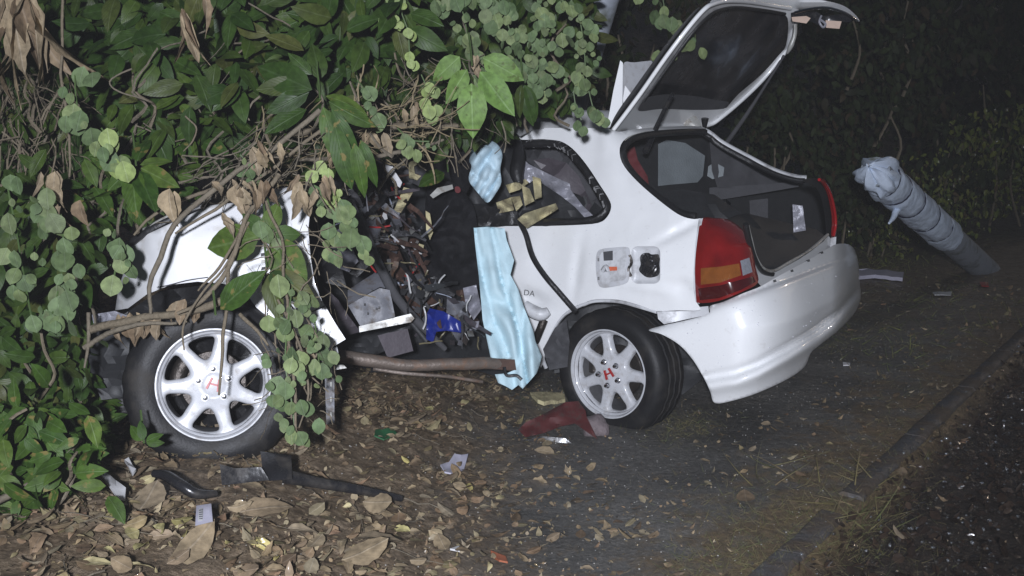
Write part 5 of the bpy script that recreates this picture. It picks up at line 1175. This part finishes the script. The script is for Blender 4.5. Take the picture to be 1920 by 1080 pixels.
while len(ms) < 5200:                                   # wet mulch in the gutter
    x = random.uniform(.8, 6); y = random.uniform(2.3, 9); k = kerb_dist(x, y)
    if k < .06 or k > 1.35 or random.random() > math.exp(-((k - .4) / .55) ** 2): continue
    ms.append(orient(gpos(x, y, random.uniform(0, .02)), Vector((random.uniform(-1, 1), random.uniform(-1, 1), random.uniform(-.2, .5))), Vector((0, 0, 1)) + rvec(.6), random.uniform(.015, .055)))
leaf_mass('gutter_mulch', 'flat', 'litterwet', ms)
# grass tufts
def tufts(name, spots, n, size, mk_='blade', seed=1):
    random.seed(seed); ms = []
    for (u, v, su, sv, dens) in spots:
        for _ in range(int(n * dens)):
            p = G(random.gauss(u, su), random.gauss(v, sv)); 
            ms.append(orient(p - UZ * .003, Vector((random.gauss(0, .9), random.gauss(0, .7), .55)), Vector((random.gauss(0, 1), -1, .3)), size * random.uniform(.4, 1.3), 1.0))
    return leaf_mass(name, 'blade', mk_, ms)
tufts('grass', [(1280, 800, 45, 18, 1), (1450, 960, 110, 40, 1.6), (1600, 960, 70, 50, 1.4), (1550, 1040, 120, 30, 1.4), (1720, 740, 60, 60, .9), (1560, 640, 40, 14, .5), (1000, 740, 60, 18, .5), (1350, 1060, 60, 20, .6), (1660, 850, 60, 40, .8), (1640, 600, 60, 30, .6)], 520, .05, seed=91)
tufts('verge_grass', [(1640, 490, 60, 14, 1), (1760, 440, 60, 12, 1), (1880, 390, 50, 10, 1), (1800, 560, 90, 30, .6), (1700, 640, 90, 30, .5)], 420, .10, 'leafyel2', seed=94)
tufts('tall_grass', [(1640, 930, 30, 30, 1), (1480, 900, 40, 20, .5), (1610, 985, 30, 20, .8)], 26, .17, seed=92)
tufts('grass_clump', [(1900, 330, 26, 6, 1), (1860, 350, 26, 5, 1)], 160, .55, 'blade', seed=93)
# ground creeper at lower left
ms = []
for _ in range(1500):
    u, v = rpoly([(-20, 700), (160, 690), (215, 770), (205, 850), (120, 910), (60, 950), (-20, 965)]); p = G(u, v)
    ms.append(orient(p + UZ * random.uniform(.01, .10), Vector((random.uniform(-1, 1), random.uniform(-1, .2), random.uniform(-.1, .5))), Vector((0, -.5, 1)) + rvec(.4), random.uniform(.04, .085)))
leaf_mass('ground_creeper', 'ov', 'leafmid', ms)
# larger fallen leaves one can pick out
random.seed(95)
GL = 'larger fallen leaves on the ground'
def fallen(u, v, size, ang, mk_, label, kind='big', lift=.02):
    p = G(u, v, lift); o = put_leaf('fallen_leaf', kind, mk_, orient(p, Vector((math.cos(ang), math.sin(ang), random.uniform(-.05, .25))), Vector((0, -.45, 1)) + rvec(.25), size), None)
    tag(o, label, 'leaf', GL); return o
for a in [(640, 1050, .15, .4, 'dry', 'long curled tan leaf at the bottom of the litter'), (665, 1010, .16, -.3, 'dry', 'broad arched tan leaf above the long curled one'), (700, 1045, .12, 1.2, 'dry', 'crumpled tan leaf beside the two long ones'),
          (680, 940, .12, -.4, 'dry', 'pale crinkled leaf on the dark patch below the black rail'), (235, 1062, .075, .5, 'litteryellow', 'round yellowish leaf near the bottom left'), (252, 1032, .085, 1.4, 'litteryellow', 'lobed yellow leaf above the round one'),
          (515, 1052, .05, 1.5, 'litteryellow', 'small round cream leaf near the bottom edge'), (330, 1050, .18, 1.3, 'dry', 'long tan leaf standing up in the litter'), (260, 905, .06, 1.0, 'litteryellow', 'pale yellow round leaf behind the white strips'),
          (262, 955, .14, 1.5, 'dry', 'narrow tan leaf beside the white strip'), (390, 885, .10, .5, 'dry', 'tan leaf curled in front of the black bracket'), (310, 960, .15, 1.2, 'dry', 'brown leaf left of the barcode label'), (450, 960, .17, .5, 'dry', 'long curved brown leaf right of the barcode label'), (930, 935, .06, 1, 'litteryellow', 'yellow leaf on the wet pavement below the lavender scrap'), (540, 990, .09, 0, 'dry', 'flat tan leaf on the litter right of the barcode label')]:
    fallen(*a)
USED = set()
LANDMARKS = [(380, 965, 'the barcode label'), (212, 935, 'the white plastic strips'), (350, 905, 'the short black hose'), (510, 880, 'the black bracket'), (690, 922, 'the end of the black rail'), (850, 882, 'the lavender scrap'),
             (850, 1034, 'the white triangular scrap'), (665, 1030, 'the long curled tan leaves'), (245, 1045, 'the paired yellow leaves'), (515, 1052, 'the small round cream leaf'), (722, 822, 'the green plastic scrap'), (617, 796, 'the foot of the hinge strip'),
             (420, 850, 'the bottom of the front tyre'), (1025, 750, 'the dirty foam strip'), (970, 812, 'the tip of the red panel'), (936, 1050, 'the orange shard'), (800, 700, 'the exhaust pipe'), (90, 1010, 'the lower left creeper')]
for i in range(190):
    while True:
        u, v = random.uniform(10, 1000), random.uniform(720, 1075)
        p = G(u, v)
        if random.random() < litter_density(p.x, p.y) and not (u < 240 and v < 960) and not (230 < u < 560 and v < 850): break
    mk_ = random.choice(('dry', 'dry', 'litter', 'litteryellow') if random.random() < .5 else ('dry', 'litter', 'litter'))
    kd_ = random.choice(('big', 'dry')); sz = random.choice((.035, .045, .055, .07, .085)) * random.uniform(.85, 1.1)
    lm = min(LANDMARKS, key=lambda q: (q[0] - u) ** 2 + (q[1] - v) ** 2); dx, dy = u - lm[0], v - lm[1]
    rel = ('right of' if dx > 0 else 'left of') if abs(dx) > abs(dy) * 1.2 else ('just in front of' if dy > 0 else 'just behind')
    nm = {'dry': 'tan', 'litter': 'brown', 'litteryellow': 'yellowish'}[mk_]
    szn = 'small' if sz < .055 else 'large' if sz > .07 else 'medium'
    lb = f"{szn} {'curled' if kd_ == 'dry' else 'flat'} {nm} leaf {rel} {lm[2]}"
    if lb in USED: continue
    USED.add(lb); fallen(u, v, sz, random.uniform(0, 6.28), mk_, lb, kind=kd_)
for (u, v, s, lb) in [(1400, 940, .10, 'pale flat leaf lying on the pavement among the grass'), (1690, 890, .06, 'small pale leaf in the wet gutter'), (1445, 795, .05, 'thin pale leaf on the open pavement'), (1040, 850, .09, 'wet tan leaf on the pavement below the red panel'), (1100, 880, .06, 'small wet leaf below the stone'), (1300, 830, .05, 'small leaf on the pavement beside the rear tyre'), (1610, 925, .07, 'pale upright leaf blade on the kerb'), (1700, 1010, .08, 'rusty leaf in the gutter at lower right')]:
    fallen(u, v, s, random.uniform(0, 3), 'dry', lb)

# shiny beads added to make glints on the ground and the car
M['glintgrit'] = mat('glint_grit', (.03, .026, .022), .10, coat=1)
M['glintdrop'] = mat('rain_drop', (.55, .56, .60), .06, coat=1)
def beads(name, pts, m, parent=None):
    bm = bmesh.new(); bmesh.ops.create_icosphere(bm, subdivisions=1, radius=1); B = np.array([tuple(v.co) for v in bm.verts]); bm.verts.index_update()
    T = np.array([[v.index for v in f.verts] for f in bm.faces]); bm.free(); vs = []; fs = []
    for i, (p, r) in enumerate(pts):
        sc_ = np.array([r * random.uniform(.7, 1.3), r * random.uniform(.7, 1.3), r * random.uniform(.5, .9)]); vs.append(B * sc_ + np.array(p)); fs.append(T + i * len(B))
    o = mk(name, np.concatenate(vs), [tuple(f) for f in np.concatenate(fs).tolist()], m, parent, sharp=180); o['kind'] = 'stuff'; return o
random.seed(97); pts = []
while len(pts) < 1500:
    x = random.uniform(.8, 6); y = random.uniform(2.6, 9); k = kerb_dist(x, y)
    if k < .03 or k > 1.5 or random.random() > math.exp(-((k - .3) / .45) ** 2): continue
    pts.append((gpos(x, y, .012), random.uniform(.003, .009)))
beads('glint_gravel', pts, M['glintgrit'])  # grit-like beads added for the gutter's sparkle
pts = []
while len(pts) < 700:
    x = random.uniform(-1.2, 4.5); y = random.uniform(2.6, 8)
    if kerb_dist(x, y) > -.05: continue
    pts.append((gpos(x, y, .004), random.uniform(.002, .005)))
beads('glint_grit', pts, M['glintgrit'])  # the same beads, added as small bright specks over the pavement
pts = []
for _ in range(60):
    u, v = rpoly([(1250, 620), (1420, 560), (1590, 480), (1600, 560), (1500, 670), (1345, 735)]); pts.append((P(u, v, bump_d(u, v)), random.uniform(.0018, .004)))
for _ in range(50):
    u, v = rpoly([(950, 440), (1100, 430), (1290, 430), (1290, 560), (1080, 550), (960, 540)]); pts.append((P(u, v, panel_d(u, v)), random.uniform(.0015, .003)))
beads('glint_drops', pts, M['glintdrop'], car)  # drop-like beads added in place of small highlights on bumper and side
M['glintcrumb'] = mat('broken_glass_crumb', (.7, .72, .75), .08, metal=.9)  # mirror-like beads added for wet glints in the gutter and on the pavement
pts = []
while len(pts) < 700:
    x = random.uniform(-1.0, 6); y = random.uniform(2.6, 9); k = kerb_dist(x, y)
    if random.random() > (math.exp(-((k - .4) / .4) ** 2) if k > 0 else .07): continue
    pts.append((gpos(x, y, .012 if k > 0 else .004), random.uniform(.003, .010) if k > 0 else random.uniform(.002, .004)))
beads('glint_crumbs', pts, M['glintcrumb'])

random.seed(98); ms = []
while len(ms) < 7000:
    x = random.uniform(-2.6, 1.6); y = random.uniform(2.3, 6.4)
    if random.random() > litter_density(x, y) * .8 + .2 * math.exp(-((x - .3) / .5) ** 2): continue
    ms.append(orient(gpos(x, y, random.uniform(0, .012)), Vector((random.uniform(-1, 1), random.uniform(-1, 1), random.uniform(-.2, .5))), Vector((0, 0, 1)) + rvec(.5), random.uniform(.006, .018)))
leaf_mass('leaf_crumbs', 'flat', 'litter', ms)
vs = []; fs = []
for _ in range(520):
    x = random.uniform(-2.4, 1.0); y = random.uniform(2.4, 6.2)
    if random.random() > litter_density(x, y): continue
    a = random.uniform(0, 6.28); L_ = random.uniform(.04, .22); rr = random.uniform(.0010, .0028); s0 = len(vs)
    for k in range(5):
        a += random.gauss(0, .2); x += L_ / 4 * math.cos(a); y += L_ / 4 * math.sin(a); p = gpos(x, y, .012 + .008 * (k % 2))
        for q in range(3): vs.append(p + Vector((-math.sin(a) * math.cos(2.09 * q), math.cos(a) * math.cos(2.09 * q), math.sin(2.09 * q))) * rr)
    for k in range(4):
        for q in range(3): fs.append((s0 + k * 3 + q, s0 + k * 3 + (q + 1) % 3, s0 + k * 3 + 3 + (q + 1) % 3, s0 + k * 3 + 3 + q))
o = mk('fallen_twigs', vs, fs, M['bark2'], None, sharp=80); o['kind'] = 'stuff'

M['pale_grit'] = mat('pale_grit', (.30, .29, .27), .6, var=.4)
pts = []
while len(pts) < 3200:
    x = random.uniform(-1.0, 4.5); y = random.uniform(2.4, 8.5)
    if kerb_dist(x, y) > -.05: continue
    pts.append((gpos(x, y, .001), random.uniform(.0012, .0034)))
beads('pale_grit', pts, M['pale_grit'])

# thin damp night air
hz = bpy.data.meshes.new('haze'); bm = bmesh.new(); bmesh.ops.create_cube(bm, size=1)
for v in bm.verts: v.co = Vector((v.co.x * 130, 50 + v.co.y * 130, -4 + (v.co.z + .5) * 40))
bm.to_mesh(hz); bm.free(); ho = bpy.data.objects.new('haze', hz); COL.objects.link(ho); ho['kind'] = 'stuff'
hm = bpy.data.materials.new('haze'); hm.use_nodes = True; hn = hm.node_tree.nodes; hn.remove(hn['Principled BSDF'])
pv = hn.new('ShaderNodeVolumePrincipled'); pv.inputs['Density'].default_value = .0022; pv.inputs['Color'].default_value = (.9, .9, .92, 1)
hm.node_tree.links.new(pv.outputs[0], hn['Material Output'].inputs['Volume']); hz.materials.append(hm)
